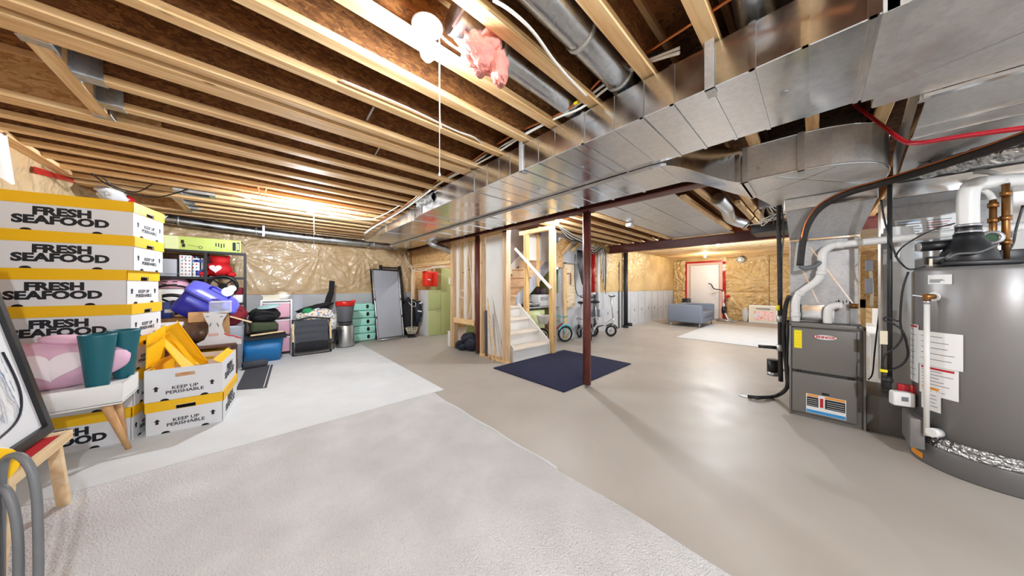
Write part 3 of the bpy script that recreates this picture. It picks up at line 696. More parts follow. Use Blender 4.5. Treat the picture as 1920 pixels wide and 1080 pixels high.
cable('cable', 'pale grey cable looping between the round ducts at the top', [on_z(u, v, 2.30) for u, v in ((925, 0), (960, 22), (1000, 60), (1040, 115), (1075, 155), (1100, 180))], .007, 'cable_white')
cable('cable', 'white cable coil hanging from the bulb holder', [(.575, 1.09, 2.29), (.62, 1.07, 2.25), (.70, 1.05, 2.25), (.78, 1.02, 2.30), (.80, 1.0, 2.27), (.74, 1.03, 2.22), (.66, 1.06, 2.24), (.58, 1.1, 2.29)], .005, 'cable_white')
for k in range(2):
    dz = .02 * k
    cable('cable', ['white cable drooping from the beam end toward the red bag', 'second white cable drooping beside it from the beam end'][k], [on_x(u, v, x) for u, v, x in ((757, 468, 2.75), (765, 492 + 6 * k, 2.7), (785, 505 + 4 * k, 2.75), (815, 502 - 2 * k, 2.8), (838, 500, 2.85))], .008, 'cable_white')
cable('cable', 'white cable hanging down the stud wall from the beam', [on_x(u, v, 2.84) for u, v in ((868, 440), (876, 460), (882, 500), (885, 560), (876, 600))], .006, 'cable_white')
single('cable_coil', MB().torus(on_x(866, 551, 2.83), .075, .004, (1, .3, 0)).torus(on_x(868, 552, 2.825), .065, .004, (1, .2, .1)), M['cable_white'], 'coil of white cable hung on the stud wall', 'cable')
cable('tubing', 'red plastic tubing looping past the elbow duct', [on_x(u, v, x) for u, v, x in ((1600, 195, 2.9), (1650, 232, 2.6), (1690, 262, 2.4), (1720, 268, 2.3), (1800, 256, 2.2), (1920, 240, 2.1), (2000, 232, 2.05))], .010, 'cable_red', 'tubing')

# ------------------------------------------------------------------ furnace
FX, FY0, FY1, FZ = 3.735, -.287, .165, .862
fu = thing('furnace', 'grey upright gas furnace cabinet with two front doors', 'furnace', (4.05, -.06, 0))
put('cabinet', MB().box(FX + .004, FY0 + .012, 0, 4.45, FY1 - .012, FZ), M['furnace'], fu, .004)
for y in (FY0, FY1 - .014):
    put('corner_trim', MB().box(FX - .022, y, 0, FX + .02, y + .014, FZ - .004), M['furnace'], fu, .003)
put('top_rail', MB().box(FX - .022, FY0, FZ - .035, FX + .02, FY1, FZ + .002), M['furnace'], fu, .004)
dU = put('upper_door', MB().box(FX - .024, FY0 + .045, .425, FX + .004, FY1 - .016, FZ - .045), M['furnace'], fu, .012, 3)
dL = put('lower_door', MB().box(FX - .024, FY0 + .045, .035, FX + .004, FY1 - .016, .405), M['furnace'], fu, .012, 3)
put('seam', MB().box(FX - .006, FY0 + .02, .402, FX + .005, FY1 - .014, .43), M['furnace_dark'], fu)
for y in (FY1 - .065, FY0 + .08):
    put('latch', MB().ell((FX - .022, y, .418), (.012, .014, .009), 10, 8), M['black'], fu)
bg = put('badge', MB().prism([(FX - .026, -.06 + .068 * cos(2 * pi * k / 24) * 1.0, .748 + .02 * sin(2 * pi * k / 24)) for k in range(24)], (-.003, 0, 0)), M['label_white'], dU)
share('lettering', text_mesh('LENNOX', .030, M['label_red'], .0012, 1.05), bg, (FX - .0295, -.055, .748), (pi / 2, 0, -pi / 2), None, True)
ys = put('energy_sticker', MB().box(FX - .0262, .082, .63, FX - .0242, .132, .795), M['label_yellow'], dU)
for k in range(5): put('print_line', MB().box(FX - .0268, .088, .66 + k * .026, FX - .0261, .126, .662 + k * .026), M['label_orange'], ys)
sl = put('safety_label', MB().box(FX - .0262, -.18, .055, FX - .0242, .055, .225), M['label_white'], dL)
for (y0, y1, z0, z1, m) in ((-.175, -.06, .205, .222, 'label_orange'), (-.02, .05, .205, .222, 'label_orange'), (-.175, -.06, .115, .2, 'black_ink'), (-.02, .05, .115, .2, 'black_ink'), (-.178, .053, .058, .085, 'label_blue'), (-.05, -.03, .12, .2, 'label_red')):
    put('print_block', MB().box(FX - .0268, y0, z0, FX - .0261, y1, z1), M[m], sl)
for k in range(4):
    put('print_line', MB().box(FX - .0273, -.17, .125 + k * .018, FX - .0267, -.07, .128 + k * .018).box(FX - .0273, -.015, .125 + k * .018, FX - .0267, .045, .128 + k * .018), M['label_white'], sl)
put('grip', MB().box(FX - .028, -.085, .235, FX - .02, -.04, .255), M['black'], dL, .003)
vs_ = [on_x(u, v, 3.79) for u, v in ((1492, 606), (1492, 590), (1492, 568), (1500, 550), (1530, 528), (1540, 512), (1541, 490), (1543, 474), (1556, 463), (1575, 459), (1640, 452), (1700, 446), (1780, 438))]
fp = thing('vent_pipe', 'white plastic vent pipe zigzagging up from the furnace top', 'pipe', vs_[0])
put('pipe', MB().tube(vs_ + [on_x(1960, 420, 4.0)], .030, 16, 5), M['pvc'], fp)
for i, j in ((1, 2), (3, 4), (5, 6), (9, 10)):
    p, d = vs_[i], (vs_[j] - vs_[i]).normalized(); put('coupling', MB().cyl(p - d * .02, p + d * .02, .034, n=16), M['pvc'], fp)
put('boot', MB().cyl(vs_[0] - Vector((0, 0, .008)), vs_[0] + Vector((0, 0, .02)), .037, n=16), M['black'], fp)
gp = [on_x(u, v, 3.79) for u, v in ((1552, 610), (1552, 590), (1555, 578), (1566, 573), (1579, 573))]
ip = thing('intake_pipe', 'short white plastic gooseneck pipe on the furnace top', 'pipe', gp[0])
put('pipe', MB().tube(gp, .030, 16, 5), M['pvc'], ip); put('boot', MB().cyl(gp[0] - Vector((0, 0, .01)), gp[0] + Vector((0, 0, .02)), .036, n=16), M['black'], ip)
put('open_end', MB().cyl(gp[-1] - (gp[-1] - gp[-2]).normalized() * .015, gp[-1] + (gp[-1] - gp[-2]).normalized() * .004, .034, n=16), M['pvc'], ip)
bt = on_x(1601, 600, 3.83)
jb = thing('control_tube', 'clear upright tube with brass cap on the furnace top', 'fitting', bt)
put('tube', MB().cyl((bt.x, bt.y, FZ), (bt.x, bt.y, 1.01), .022, n=14), M['clear'], jb); put('cap', MB().cyl((bt.x, bt.y, 1.01), (bt.x, bt.y, 1.05), .026, n=14), M['brass'], jb)
# refrigerant lines and pipes left of the furnace
ls = [on_x(u, v, x) for u, v, x in ((2000, 222, 2.75), (1920, 258, 2.9), (1780, 305, 3.2), (1660, 342, 3.45), (1590, 362, 3.58), (1540, 388, 3.66), (1515, 420, 3.69), (1505, 455, 3.70), (1500, 498, 3.70))]
lt = thing('refrigerant_line', 'thick black foam-wrapped refrigerant line curving down beside the plenum', 'pipe', ls[-1])
put('foam_sleeve', MB().tube(ls, .026, 10, 5), M['pipe_wrap'], lt); put('copper_line', MB().tube([p + Vector((-.018, .01, .022)) for p in ls[:-1]], .007, 6, 5), M['copper'], lt)
put('end_loop', MB().tube([ls[-1], ls[-1] + Vector((.01, -.03, -.025)), ls[-1] + Vector((.03, -.09, -.01)), ls[-1] + Vector((.05, -.12, .03))], .02, 8), M['rubber'], lt)
bx = 3.95
bp_ = thing('black_riser_pipe', 'black upright pipe with taped fittings left of the furnace', 'pipe', on_x(1464, 742, bx))
put('pipe', MB().tube([on_x(1460, 345, bx), on_x(1460, 400, bx), on_x(1462, 520, bx), on_x(1463, 650, bx), on_x(1464, 715, bx)], .019, 10, 3), M['pipe_wrap'], bp_)
put('side_line', MB().tube([on_x(1464, 380, bx), on_x(1470, 430, bx), on_x(1466, 480, bx), on_x(1466, 560, bx)], .007, 6), M['rubber'], bp_)
put('yellow_band', MB().cyl(on_x(1460.5, 572, bx), on_x(1460.5, 582, bx), .022, n=10), M['label_yellow'], bp_)
put('handle', MB().tube([on_x(1457, 652, bx), on_x(1422, 649, bx)], .017, 10), M['black'], bp_)
for v in (598, 652): put('coupling', MB().cyl(on_x(1462, v - 6, bx), on_x(1462, v + 6, bx), .026, n=10), M['galv_dull'], bp_)
cable('hose', 'black drain hose curving from the furnace to the floor drain', [on_x(1480, 555, 3.8), on_x(1472, 580, 3.85), on_x(1470, 640, 3.88), on_x(1476, 700, 3.88), on_x(1475, 728, 3.87), on_z(1455, 742, .03), on_z(1425, 745, .03), on_z(1402, 743, .02)], .018, 'iron', 'hose')
cable('hose', 'thin black hose running beside the drain hose to the drain', [on_x(1478, 600, 3.86), on_x(1476, 690, 3.86), on_x(1478, 720, 3.86), on_z(1450, 744, .02), on_z(1410, 745, .02)], .010, 'iron', 'hose')
dr = on_z(1398, 743, 0)
fd = thing('floor_drain', 'small round floor drain where the hoses end', 'drain', (dr.x, dr.y, 0))
put('ring', MB().torus((dr.x, dr.y, .004), .055, .006), M['galv_dull'], fd); put('grate', MB().cyl((dr.x, dr.y, .001), (dr.x, dr.y, .004), .05, n=20), M['label_white'], fd)
cp_ = on_x(1449, 700, 4.1)
pu = thing('condensate_pump', 'small black cylinder clamped beside the riser pipe', 'pump', (cp_.x, cp_.y, cp_.z))
put('can', MB().cyl(cp_, cp_ + Vector((0, 0, .15)), .048, n=20), M['black'], pu); put('clip', MB().cyl(cp_ + Vector((0, 0, -.02)), cp_ + Vector((0, 0, .02)), .05, n=20), M['galv_pipe'], pu)
put('bracket', MB().obox(cp_ + Vector((.02, -.06, .05)), (.02, .12, .03)), M['galv_dull'], pu)
# ------------------------------------------------------------------ water heater
HC, HR = Vector((3.487, -.774, 0)), .300
wh = thing('water_heater', 'tall grey cylindrical water heater at the right edge', 'water heater', HC)
put('tank', MB().lathe([(HR, .02), (HR, 1.30), (HR - .012, 1.322), (HR - .03, 1.328), (.001, 1.332)], 64, HC), M['heater'], wh)
put('base_band', MB().lathe([(HR + .003, 0), (HR + .006, .01), (HR + .006, .135), (HR + .001, .142)], 64, HC), M['heater_band'], wh)
def arc(a0, a1, z0, z1, r, n=10): return MB().grid(lambda u, w: (HC.x + r * cos(a0 + (a1 - a0) * u), HC.y + r * sin(a0 + (a1 - a0) * u), z0 + (z1 - z0) * w), n, 1)
def ang(u):       # angle on the tank of the sight line u
    d = sight(u, 540); d = Vector((d.x, d.y)).normalized(); b = d.x * HC.x + d.y * HC.y; c = HC.x ** 2 + HC.y ** 2 - HR * HR
    s_ = b - sqrt(max(0, b * b - c)); return math.atan2(d.y * s_ - HC.y, d.x * s_ - HC.x) % (2 * pi)
def zat(u, v):
    a = ang(u); d = (HC.x + HR * cos(a)) * sin(YAW) + (HC.y + HR * sin(a)) * cos(YAW); return EYE + (HOR - v) / FPX * d
put('foil_band', arc(ang(1745), ang(1975), .145, .215, HR + .002, 30), M['bubble'], wh)
for (u0, u1, v0, v1, lines, hd) in ((1741, 1786, 533, 515, 4, None), (1707, 1724, 715, 608, 9, 'label_red'), (1724, 1807, 690, 624, 5, None), (1726, 1799, 745, 690, 7, 'label_red'), (1730, 1766, 770, 725, 5, 'label_orange')):
    a0, a1 = ang(u0), ang(u1); um = (u0 + u1) / 2; z0, z1 = zat(um, v0), zat(um, v1); dr_ = .0016 + .0006 * len(wh.children)
    s_ = put('warning_label', arc(a0, a1, z0, z1, HR + dr_), M['label_white'], wh)
    if hd: put('print_heading', arc(a0 + (a1 - a0) * .08, a0 + (a1 - a0) * .92, z1 - .02, z1 - .006, HR + dr_ + .0006), M[hd], s_)
    for k in range(lines):
        z = z1 - .03 - k * (z1 - z0 - .04) / lines
        put('print_line', arc(a0 + (a1 - a0) * .1, a0 + (a1 - a0) * (.55 + .35 * random.random()), z - .004, z, HR + dr_ + .0006), M['label_grey'], s_)
lo = put('lower_sticker', arc(ang(1712), ang(1733), .025, .062, HR + .0075), M['label_orange'], wh)
aT = ang(1752); d = Vector((cos(aT), sin(aT), 0)); zt = zat(1752, 556)
rv = put('relief_valve', MB().cyl(HC + d * (HR - .01) + Vector((0, 0, zt)), HC + d * (HR + .055) + Vector((0, 0, zt)), .017, n=12).cyl(HC + d * (HR + .04) + Vector((0, 0, zt - .03)), HC + d * (HR + .04) + Vector((0, 0, zt + .012)), .016, n=12), M['brass'], wh)
put('flange', MB().cyl(HC + d * (HR - .005) + Vector((0, 0, zt)), HC + d * (HR + .004) + Vector((0, 0, zt)), .03, n=20), M['label_white'], rv)
put('lever', MB().bar(HC + d * (HR + .055) + Vector((0, .01, zt)), HC + d * (HR + .06) + Vector((-.01, .045, zt + .008)), .012, .006), M['silver'], rv)
put('relief_tube', MB().cyl(HC + d * (HR + .042) + Vector((0, 0, .21)), HC + d * (HR + .04) + Vector((0, 0, zt - .03)), .0125, n=14), M['pvc'], wh)
put('tube_ferrule', MB().cyl(HC + d * (HR + .04) + Vector((0, 0, zt - .05)), HC + d * (HR + .04) + Vector((0, 0, zt - .025)), .015, n=14), M['silver'], wh)
aV = ang(1716); dv = Vector((cos(aV), sin(aV), 0)); pv = HC + dv * (HR - .02) + Vector((0, 0, .255))
put('valve_shroud', MB().box(3.30, -.50, .10, 3.56, -.44, .30), M['heater'], wh, .006)
gv = put('gas_valve', MB().obox((3.40, -.42, .40), (.06, .10, .10), (0, 0, .3)), M['label_white'], wh, .01, 3)
put('valve_print', MB().obox((3.368, -.43, .405), (.002, .03, .03), (0, 0, .3)), M['label_grey'], gv)
put('valve_body', MB().obox((3.46, -.45, .39), (.10, .10, .08)), M['black'], wh, .01)
put('thermostat', MB().obox((3.45, -.45, .46), (.03, .09, .07)), M['label_red'], wh, .008)
put('drain_cap', MB().cyl(HC + Vector((-.20, .225, .245)), HC + Vector((-.235, .262, .245)), .028, n=16), M['label_white'], wh)
put('gas_union', MB().cyl((3.42, -.36, .44), (3.42, -.36, .54), .02, n=10).cyl((3.42, -.36, .50), (3.42, -.36, .525), .028, n=8), M['iron'], wh)
gs = thing('gas_pipe', 'black upright gas pipe left of the water heater', 'pipe', (3.45, -.374, .5))
put('pipe', MB().cyl((3.45, -.374, .52), (3.45, -.374, 2.02), .0125, n=12), M['iron'], gs)
put('yellow_cock', MB().obox((3.43, -.345, .575), (.03, .035, .02)), M['label_yellow'], gs, .005)
put('tag', MB().obox((3.44, -.352, .82), (.002, .05, .10), (0, 0, .3)), M['cream'], gs)
# blower and pipes on the heater
bw = thing('power_vent_blower', 'black blower assembly on top of the water heater', 'blower', HC + Vector((0, 0, 1.33)))
c = on_x(1815, 470, 3.42)
put('housing', MB().lathe([(.10, 1.333), (.115, 1.36), (.10, 1.43), (.075, 1.48), (.055, 1.52), (.055, 1.545)], 24, (c.x, c.y, 0)), M['black'], bw)
put('base', MB().box(c.x - .12, c.y - .16, 1.333, c.x + .12, c.y + .11, 1.365), M['black'], bw, .01)
m0 = on_x(1725, 463, 3.42); m1 = on_x(1790, 458, 3.44)
put('motor', MB().cyl(m0, m1, .033, n=18), M['black'], bw); put('motor_cap', MB().cyl(m0 + (m0 - m1).normalized() * .006, m0, .030, n=18), M['galv_dull'], bw)
put('junction', MB().obox(on_x(1758, 488, 3.40), (.07, .10, .05)), M['black'], bw, .008)
put('plug', MB().obox(on_x(1745, 492, 3.36), (.02, .012, .05)), M['cream'], bw)
put('side_box', MB().obox(on_x(1893, 480, 3.55), (.08, .09, .08)), M['black'], bw, .008)
fl = thing('flue_pipe', 'white plastic flue pipe rising from the blower and bending back', 'pipe', (c.x, c.y, 1.545))
tp = on_x(1803, 365, 3.42)
put('pipe', MB().tube([(c.x, c.y, 1.53), (c.x, c.y, 1.62), (c.x, c.y, tp.z - .03), (c.x + .01, c.y - .01, tp.z + .03), (c.x + .06, c.y - .05, tp.z + .07), (c.x + .25, c.y - .25, tp.z + .09)], .042, 18, 5), M['pvc'], fl)
for z in (1.548, 1.590):
    put('hose_clamp', MB().cyl((c.x, c.y, z), (c.x, c.y, z + .014), .050, n=20), M['silver'], fl)
put('rubber_cuff', MB().cyl((c.x, c.y, 1.53), (c.x, c.y, 1.605), .0475, n=20), M['black'], fl)
fw = thing('foil_duct', 'crumpled foil-wrapped duct above the flue elbow', 'duct', (3.2, -1.0, 1.95))
q0, q1 = on_x(1735, 318, 3.45), on_x(1960, 268, 3.0)
put('wrap', MB().tube([q0 + (q1 - q0) * k / 10 + Vector((0, 0, .006 * sin(k * 4))) for k in range(11)], lambda t: .055 + .008 * sin(t * 40), 14, 3), M['foil'], fw)
for (u, v0, v1, m, lab, r) in ((1862, 375, 470, 'brass', 'brown copper pipe with a round fitting on the heater top', .014), (1886, 345, 497, 'brass', 'copper pipe with brass joints rising at the right of the heater', .015)):
    a, b = on_x(u, v1, 3.52), on_x(u, v0, 3.52)
    t_ = thing('water_pipe', lab, 'pipe', a)
    put('pipe', MB().cyl((a.x, a.y, 1.33), b, r, n=12), M[m], t_)
    put('white_sleeve', MB().tube([b, b + Vector((.02, .01, .05)), b + Vector((.05, .04, .10)), b + Vector((.10, .08, .13))], r * 1.05, 10), M['pvc'], t_)
    for k in range(3):
        z = a.z + (b.z - a.z) * (.25 + .3 * k); put('joint', MB().cyl((a.x, a.y, z), (a.x, a.y, z + .03), r + .006, n=12), M['brass'], t_)
p = on_x(1858, 446, 3.50)
gz = thing('mixing_valve', 'round valve with a green glass face beside the flue', 'valve', p)
put('ring', MB().torus(p, .036, .012, (-1, .25, 0)), M['silver'], gz); put('face', MB().cyl(p, p + Vector((.02, -.005, 0)), .033, n=18), plain('green_glass', srgb(70, 110, 90), .15), gz)
cable('cable', 'black cable arching from the gas pipe to the flue clamp', [on_x(u, v, x) for u, v, x in ((1652, 375, 3.5), (1660, 420, 3.46), (1678, 475, 3.42), (1690, 494, 3.40), (1706, 505, 3.38), (1735, 500, 3.38))], .006, 'black')
cable('cable', 'thin black cable bowing from the heater plug up to the flue', [on_x(u, v, x) for u, v, x in ((1679, 482, 3.4), (1690, 465, 3.36), (1720, 445, 3.33), (1760, 427, 3.33), (1790, 419, 3.36))], .005, 'black')
cable('cable', 'thick black cable looping down between gas pipe and heater', [on_x(u, v, 3.44) for u, v in ((1703, 510), (1692, 545), (1688, 600), (1692, 630), (1680, 650), (1660, 665), (1655, 685), (1665, 694), (1690, 685), (1702, 668), (1700, 645), (1692, 620), (1675, 607), (1658, 600), (1662, 595), (1685, 603))], .006, 'black')
cable('cable', 'grey cable crossing in front of the blower housing', [on_x(u, v, 3.28) for u, v in ((1778, 484), (1795, 476), (1830, 474), (1850, 468), (1872, 458))], .006, 'rubber')
cable('cable', 'black cable at the right edge behind the copper pipe', [on_x(u, v, 3.6) for u, v in ((1918, 385), (1905, 430), (1900, 455), (1890, 473))], .006, 'black')
# return boot beside the furnace
rb = thing('return_boot', 'low grey sheet metal box between furnace and water heater', 'duct', (4.0, -.4, 0))
put('case', MB().box(3.76, -.62, 0, 4.3, -.292, .30), M['furnace'], rb, .004)

# ------------------------------------------------------------------ stair core
wst = struct('wall_stair', MB().box(2.955, 4.08, .53, 2.967, 4.86, 2.08).box(2.955, 3.32, .04, 2.967, 3.90, 2.08), M['drywall'])
def stud(y0, y1, z0, z1, x0=2.866, x1=2.955, m='lumber_z', p=wst): return put('stud', MB().box(x0, y0, z0, x1, y1, z1), M[m], p, .002, 1)
stud(4.86, 4.90, 0, 2.05); stud(4.90, 4.94, 0, 2.05)
stud(4.585, 4.625, .50, 2.04); stud(4.315, 4.355, .50, 2.04); stud(4.80, 4.84, 0, .5)
stud(4.10, 4.13, .5, 2.04); stud(3.905, 3.945, .04, 2.05); stud(3.245, 3.30, .04, 2.08); stud(3.30, 3.34, .04, 2.08)
put('plate', MB().box(2.866, 4.10, 2.04, 2.955, 4.94, 2.094), M['lumber_h'], wst); put('plate', MB().box(2.866, 4.10, .50, 2.955, 4.80, .54), M['lumber_h'], wst)
put('fascia_board', MB().box(2.852, 4.10, .50, 2.866, 4.80, .60), M['lumber_h'], wst)
put('plate', MB().box(2.866, 3.24, 0, 2.955, 3.95, .04), M['lumber_h'], wst); put('plate', MB().box(2.866, 3.24, 2.05, 2.955, 3.95, 2.094), M['lumber_h'], wst)
put('white_kick', MB().box(2.86, 4.945, 0, 2.95, 5.03, .30), M['drywall'], wst)
put('switch_box', MB().box(2.85, 4.945, 1.25, 2.9, 4.975, 1.38), M['label_white'], wst)
NS, RISE, RUN, SX0, SX1 = 4, .205, .245, 2.985, 3.83
LZ = RISE * NS
sc = thing('staircase', 'wooden staircase with pale treads, a low landing and a turned upper flight', 'stairs', (3.4, 3.2, 0))
for i in range(NS):
    y = 3.22 + RUN * i; z = RISE * (i + 1)
    put('tread', MB().box(SX0, y - .03, z - .035, SX1, y + RUN if i < 3 else 4.95, z), M['tread'], sc, .006)
    put('riser', MB().box(SX0, y, z - RISE, SX1, y + .018, z - .035), M['riser'], sc)
for x in (SX0 - .018, SX1):
    poly = [(x, 3.20, 0), (x, 3.20, RISE + .03), (x, 3.20 + RUN * (NS - 1) + .06, LZ + .05), (x, 4.04, LZ + .05), (x, 4.04, LZ - .35), (x, 3.22 + RUN * 1.6, 0)]
    put('stringer', MB().prism(poly, (.035 if x > 3.5 else .018, 0, 0)), M['riser'], sc)
for k in range(7):                    # upper flight, rising to the right of the landing
    x = SX1 + .235 * k; z = LZ + .2 * (k + 1)
    put('riser', MB().box(x, 4.06, z - .2, x + .018, 4.93, z - .03), M['step_beige'], sc)
    put('tread', MB().box(x - .025, 4.06, z - .03, x + .235, 4.93, z), M['step_beige'], sc, .005)
x0, x1 = SX1 - .05, SX1 + .235 * 7
zt = lambda x: LZ + .2 + (x - SX1) * .2 / .235
put('stringer', MB().prism([(x0 + .05, 4.025, zt(x0) - .26), (x0 + .05, 4.025, zt(x0) + .02), (x1, 4.025, zt(x1)), (x1, 4.025, zt(x1) - .30)], (0, .034, 0)), M['grey_card'], sc)
put('skirt_board', MB().prism([(x0, 4.935, zt(x0) - .1), (x0, 4.935, zt(x0) + .14), (x1, 4.935, zt(x1) + .12), (x1, 4.935, zt(x1) - .1)], (0, .012, 0)), M['white_paint'], sc)
put('soffit', MB().hexa([(x0 + .1, 4.06, zt(x0 + .1) - .27), (x1, 4.06, zt(x1) - .31), (x1, 4.93, zt(x1) - .31), (x0 + .1, 4.93, zt(x0 + .1) - .27), (x0 + .1, 4.06, zt(x0 + .1) - .255), (x1, 4.06, zt(x1) - .295), (x1, 4.93, zt(x1) - .295), (x0 + .1, 4.93, zt(x0 + .1) - .255)]), M['osb'], sc)
wsb = struct('wall_stairwell', MB().box(2.98, 4.955, LZ, 5.6, 4.97, 3.4).box(2.967, 4.1, LZ + .05, 2.98, 4.955, 3.4), M['taupe'])
put('header_ply', MB().box(2.955, 3.15, 2.33, 3.95, 3.19, 2.59), M['osb'], wsb)
wal = struct('wall_lintel', MB().box(2.90, 4.97, 1.74, 2.93, 7.05, 2.09), M['osb'])
put('bottom_plate', MB().box(2.87, 4.97, 1.66, 2.96, 7.05, 1.74), M['lumber_h'], wal)
# posts on the open side of the stairs
wp = struct('wall_stairside', MB().box(3.87, 3.16, 2.22, 3.96, 4.0, 2.295), M['lumber_h'])
for (y, x) in ((3.155, 3.87), (3.195, 3.87), (3.80, 3.87), (3.84, 3.87)): stud(y, y + .038, 0, 2.22, x, x + .09, 'lumber_y', wp)
put('drywall_edge', MB().box(3.962, 3.15, 0, 3.975, 3.24, 2.22), M['drywall'], wp)
put('drywall', MB().box(4.15, 4.00, 1.75, 4.9, 4.015, 2.29), M['drywall'], wp)
put('stud', MB().box(4.38, 3.95, 1.2, 4.42, 4.0, 2.29), M['lumber_y'], wp)
single('white_batten', MB().bar(on_x(966, 466, 3.845), on_x(1033, 541, 3.845), .03, .045), M['white_paint'], 'white batten slanting across the two stair posts', 'batten')
uf = thing('bulkhead', 'boxed strand board bulkhead under the joists right of the stairs', 'bulkhead', (5.1, 3.9, 1.6))
put('side_board', MB().prism([(4.72, 3.80, 1.62), (5.05, 3.80, 1.62), (5.05, 3.80, 1.95), (5.45, 3.80, 2.28), (5.0, 3.80, 2.28), (4.72, 3.80, 2.0)], (0, .015, 0)), M['osb'], uf)
put('edge_timber', MB().bar((4.95, 3.77, 1.93), (5.4, 3.77, 2.27), .03, .07), M['lumber_y'], uf)
put('edge_timber', MB().bar((5.35, 3.80, 2.02), (5.75, 3.80, 2.27), .03, .07), M['lumber_y'], uf)
put('edge_timber', MB().bar((5.9, 3.79, 2.02), (6.3, 3.79, 2.27), .03, .07), M['lumber_y'], uf)
wk = struct('wall_nook', MB().box(4.0, 4.975, 0, 5.1, 5.0, 1.6).box(5.1, YR + .2, 0, 5.2, 5.0, 1.6), M['green_cab'])
wa = struct('wall_alcove', MB().box(3.0, YB - .06, 0, 5.0, YB - .02, 2.28), M['osb'])
put('stud', MB().box(2.98, 6.95, 0, 3.02, 7.06, 2.05), M['lumber_z'], wa); put('stud', MB().box(2.90, 6.9, 0, 2.98, 6.94, 2.05), M['lumber_z'], wa)
# leaning strips by the drywall section
for k, (u, v, u2, v2, m, lb) in enumerate(((923, 678, 914, 558, 'pine', 'pine strip leaning nearest the stud wall end'), (931, 678, 914, 560, 'pine', 'longer pine strip leaning against the drywall'), (912, 668, 911, 582, 'mat_grey', 'dark grey plank standing by the red post'))):
    single('leaning_strip', MB().bar(on_x(u, v, 2.80), on_x(u2, v2, 2.862 if k < 2 else 2.83), .012 if k < 2 else .02, .02 if k < 2 else .05), M[m], lb, 'wood strip')
bk = thing('backpack', 'dark navy backpack lying in the low opening of the stud wall', 'backpack', (2.98, 4.4, 0))
put('body', MB().ell((2.99, 4.40, .16), (.17, .24, .17), 24, 16, lambda d: 1 + .2 * mnoise.noise(d * 2.3)), M['navy_cloth'], bk)
put('pocket', MB().ell((2.86, 4.52, .09), (.10, .15, .09), 18, 12, lambda d: 1 + .2 * mnoise.noise(d * 3 + Vector((3, 0, 0)))), M['navy_cloth'], bk)
put('strap', MB().tube([(2.9, 4.3, .26), (2.80, 4.38, .20), (2.77, 4.5, .12), (2.80, 4.62, .03)], .014, 6), M['black_cloth'], bk)
put('zip_tag', MB().obox((2.80, 4.45, .15), (.004, .03, .012)), M['label_white'], bk)
gb = thing('storage_bin', 'light green storage bin under the stairs behind the backpack', 'bin', (3.5, 4.6, 0))
put('bin', MB().box(3.2, 4.2, 0, 3.7, 4.9, .40), M['green_cab'], gb, .02, 3); put('rim', MB().box(3.18, 4.18, .38, 3.72, 4.92, .42), M['green_cab'], gb, .008)

# ------------------------------------------------------------------ nook right of the stairs
sh = thing('nook_shelf', 'grey shelf board on timber posts right of the stairs', 'shelf', (4.6, 4.1, 0))
put('board', MB().box(4.0, 3.88, .755, 5.0, 4.5, .78), M['grey_card'], sh)
for (x, y) in ((4.02, 4.44), (4.96, 4.44)): put('leg', MB().box(x, y, 0, x + .038, y + .06, .755), M['lumber_y'], sh)
put('post', MB().box(4.98, 3.72, 0, 5.07, 3.76, 1.62), M['lumber_y'], sh)
put('post', MB().box(4.90, 4.0, 0, 4.98, 4.04, 1.62), M['lumber_y'], sh)
pr = thing('printer', 'white box-shaped printer on the nook shelf', 'printer', (4.7, 4.1, .78))
put('body', MB().box(4.42, 3.95, .781, 4.86, 4.3, 1.03), M['label_white'], pr, .015, 3); put('paper_slot', MB().box(4.45, 3.945, .90, 4.70, 3.952, .98), M['grey_card'], pr); put('lid', MB().box(4.42, 3.95, 1.03, 4.86, 4.3, 1.05), M['black'], pr, .008)
single('basin', MB().lathe([(.001, .785), (.16, .785), (.22, .82), (.24, .86), (.23, .865), (.20, .83), (.001, .80)], 24, (4.22, 4.05, 0)), M['steel'], 'silver basin on the nook shelf left of the printer', 'basin')
single('purple_box', MB().box(4.6, 4.05, 1.052, 4.75, 4.2, 1.15), plain('purple_card', srgb(112, 84, 110), .6), 'small purple box on top of the printer', 'box', bevel=.004)
def wheel(p, c, R, axis, rim='bike_white', r=.022, spokes=10):
    c = Vector(c); a = Vector(axis).normalized(); x = a.orthogonal().normalized(); y = a.cross(x)
    w = put('tyre', MB().torus(c, R - r, r, a, 28, 8), M['tyre'], p)
    put('rim', MB().torus(c, R - 2 * r - .004, .008, a, 28, 6), M[rim], w)
    mb = MB().cyl(c - a * .03, c + a * .03, .015, n=10)
    for k in range(spokes):
        q = 2 * pi * k / spokes; mb.bar(c, c + (x * cos(q) + y * sin(q)) * (R - 2 * r), .004, .004, a)
    put('hub_and_spokes', mb, M['silver'], w)
kb = thing('kids_bike', 'small child bicycle in maroon and aqua beside the stair post', 'bicycle', (4.7, 3.72, 0))
ax = (.45, .9, 0)
wheel(kb, (4.93, 3.66, .175), .175, ax, 'bike_white', .024); wheel(kb, (4.33, 3.80, .175), .175, ax, 'bike_white', .024)
put('frame', MB().tube([(4.88, 3.68, .42), (4.62, 3.74, .26), (4.45, 3.78, .36)], .017, 8).tube([(4.62, 3.74, .26), (4.33, 3.80, .175)], .012, 8).tube([(4.45, 3.78, .40), (4.33, 3.80, .175)], .012, 8), M['bike_red'], kb)
put('fork', MB().tube([(4.87, 3.68, .50), (4.89, 3.675, .36), (4.93, 3.66, .175)], .014, 8), M['bike_teal'], kb)
put('handlebar', MB().tube([(4.80, 3.50, .58), (4.83, 3.58, .56), (4.86, 3.68, .54), (4.89, 3.78, .56), (4.86, 3.86, .58)], .012, 8), M['bike_teal'], kb)
put('saddle', MB().ell((4.45, 3.78, .44), (.10, .06, .03), 14, 8), M['bike_red'], kb)
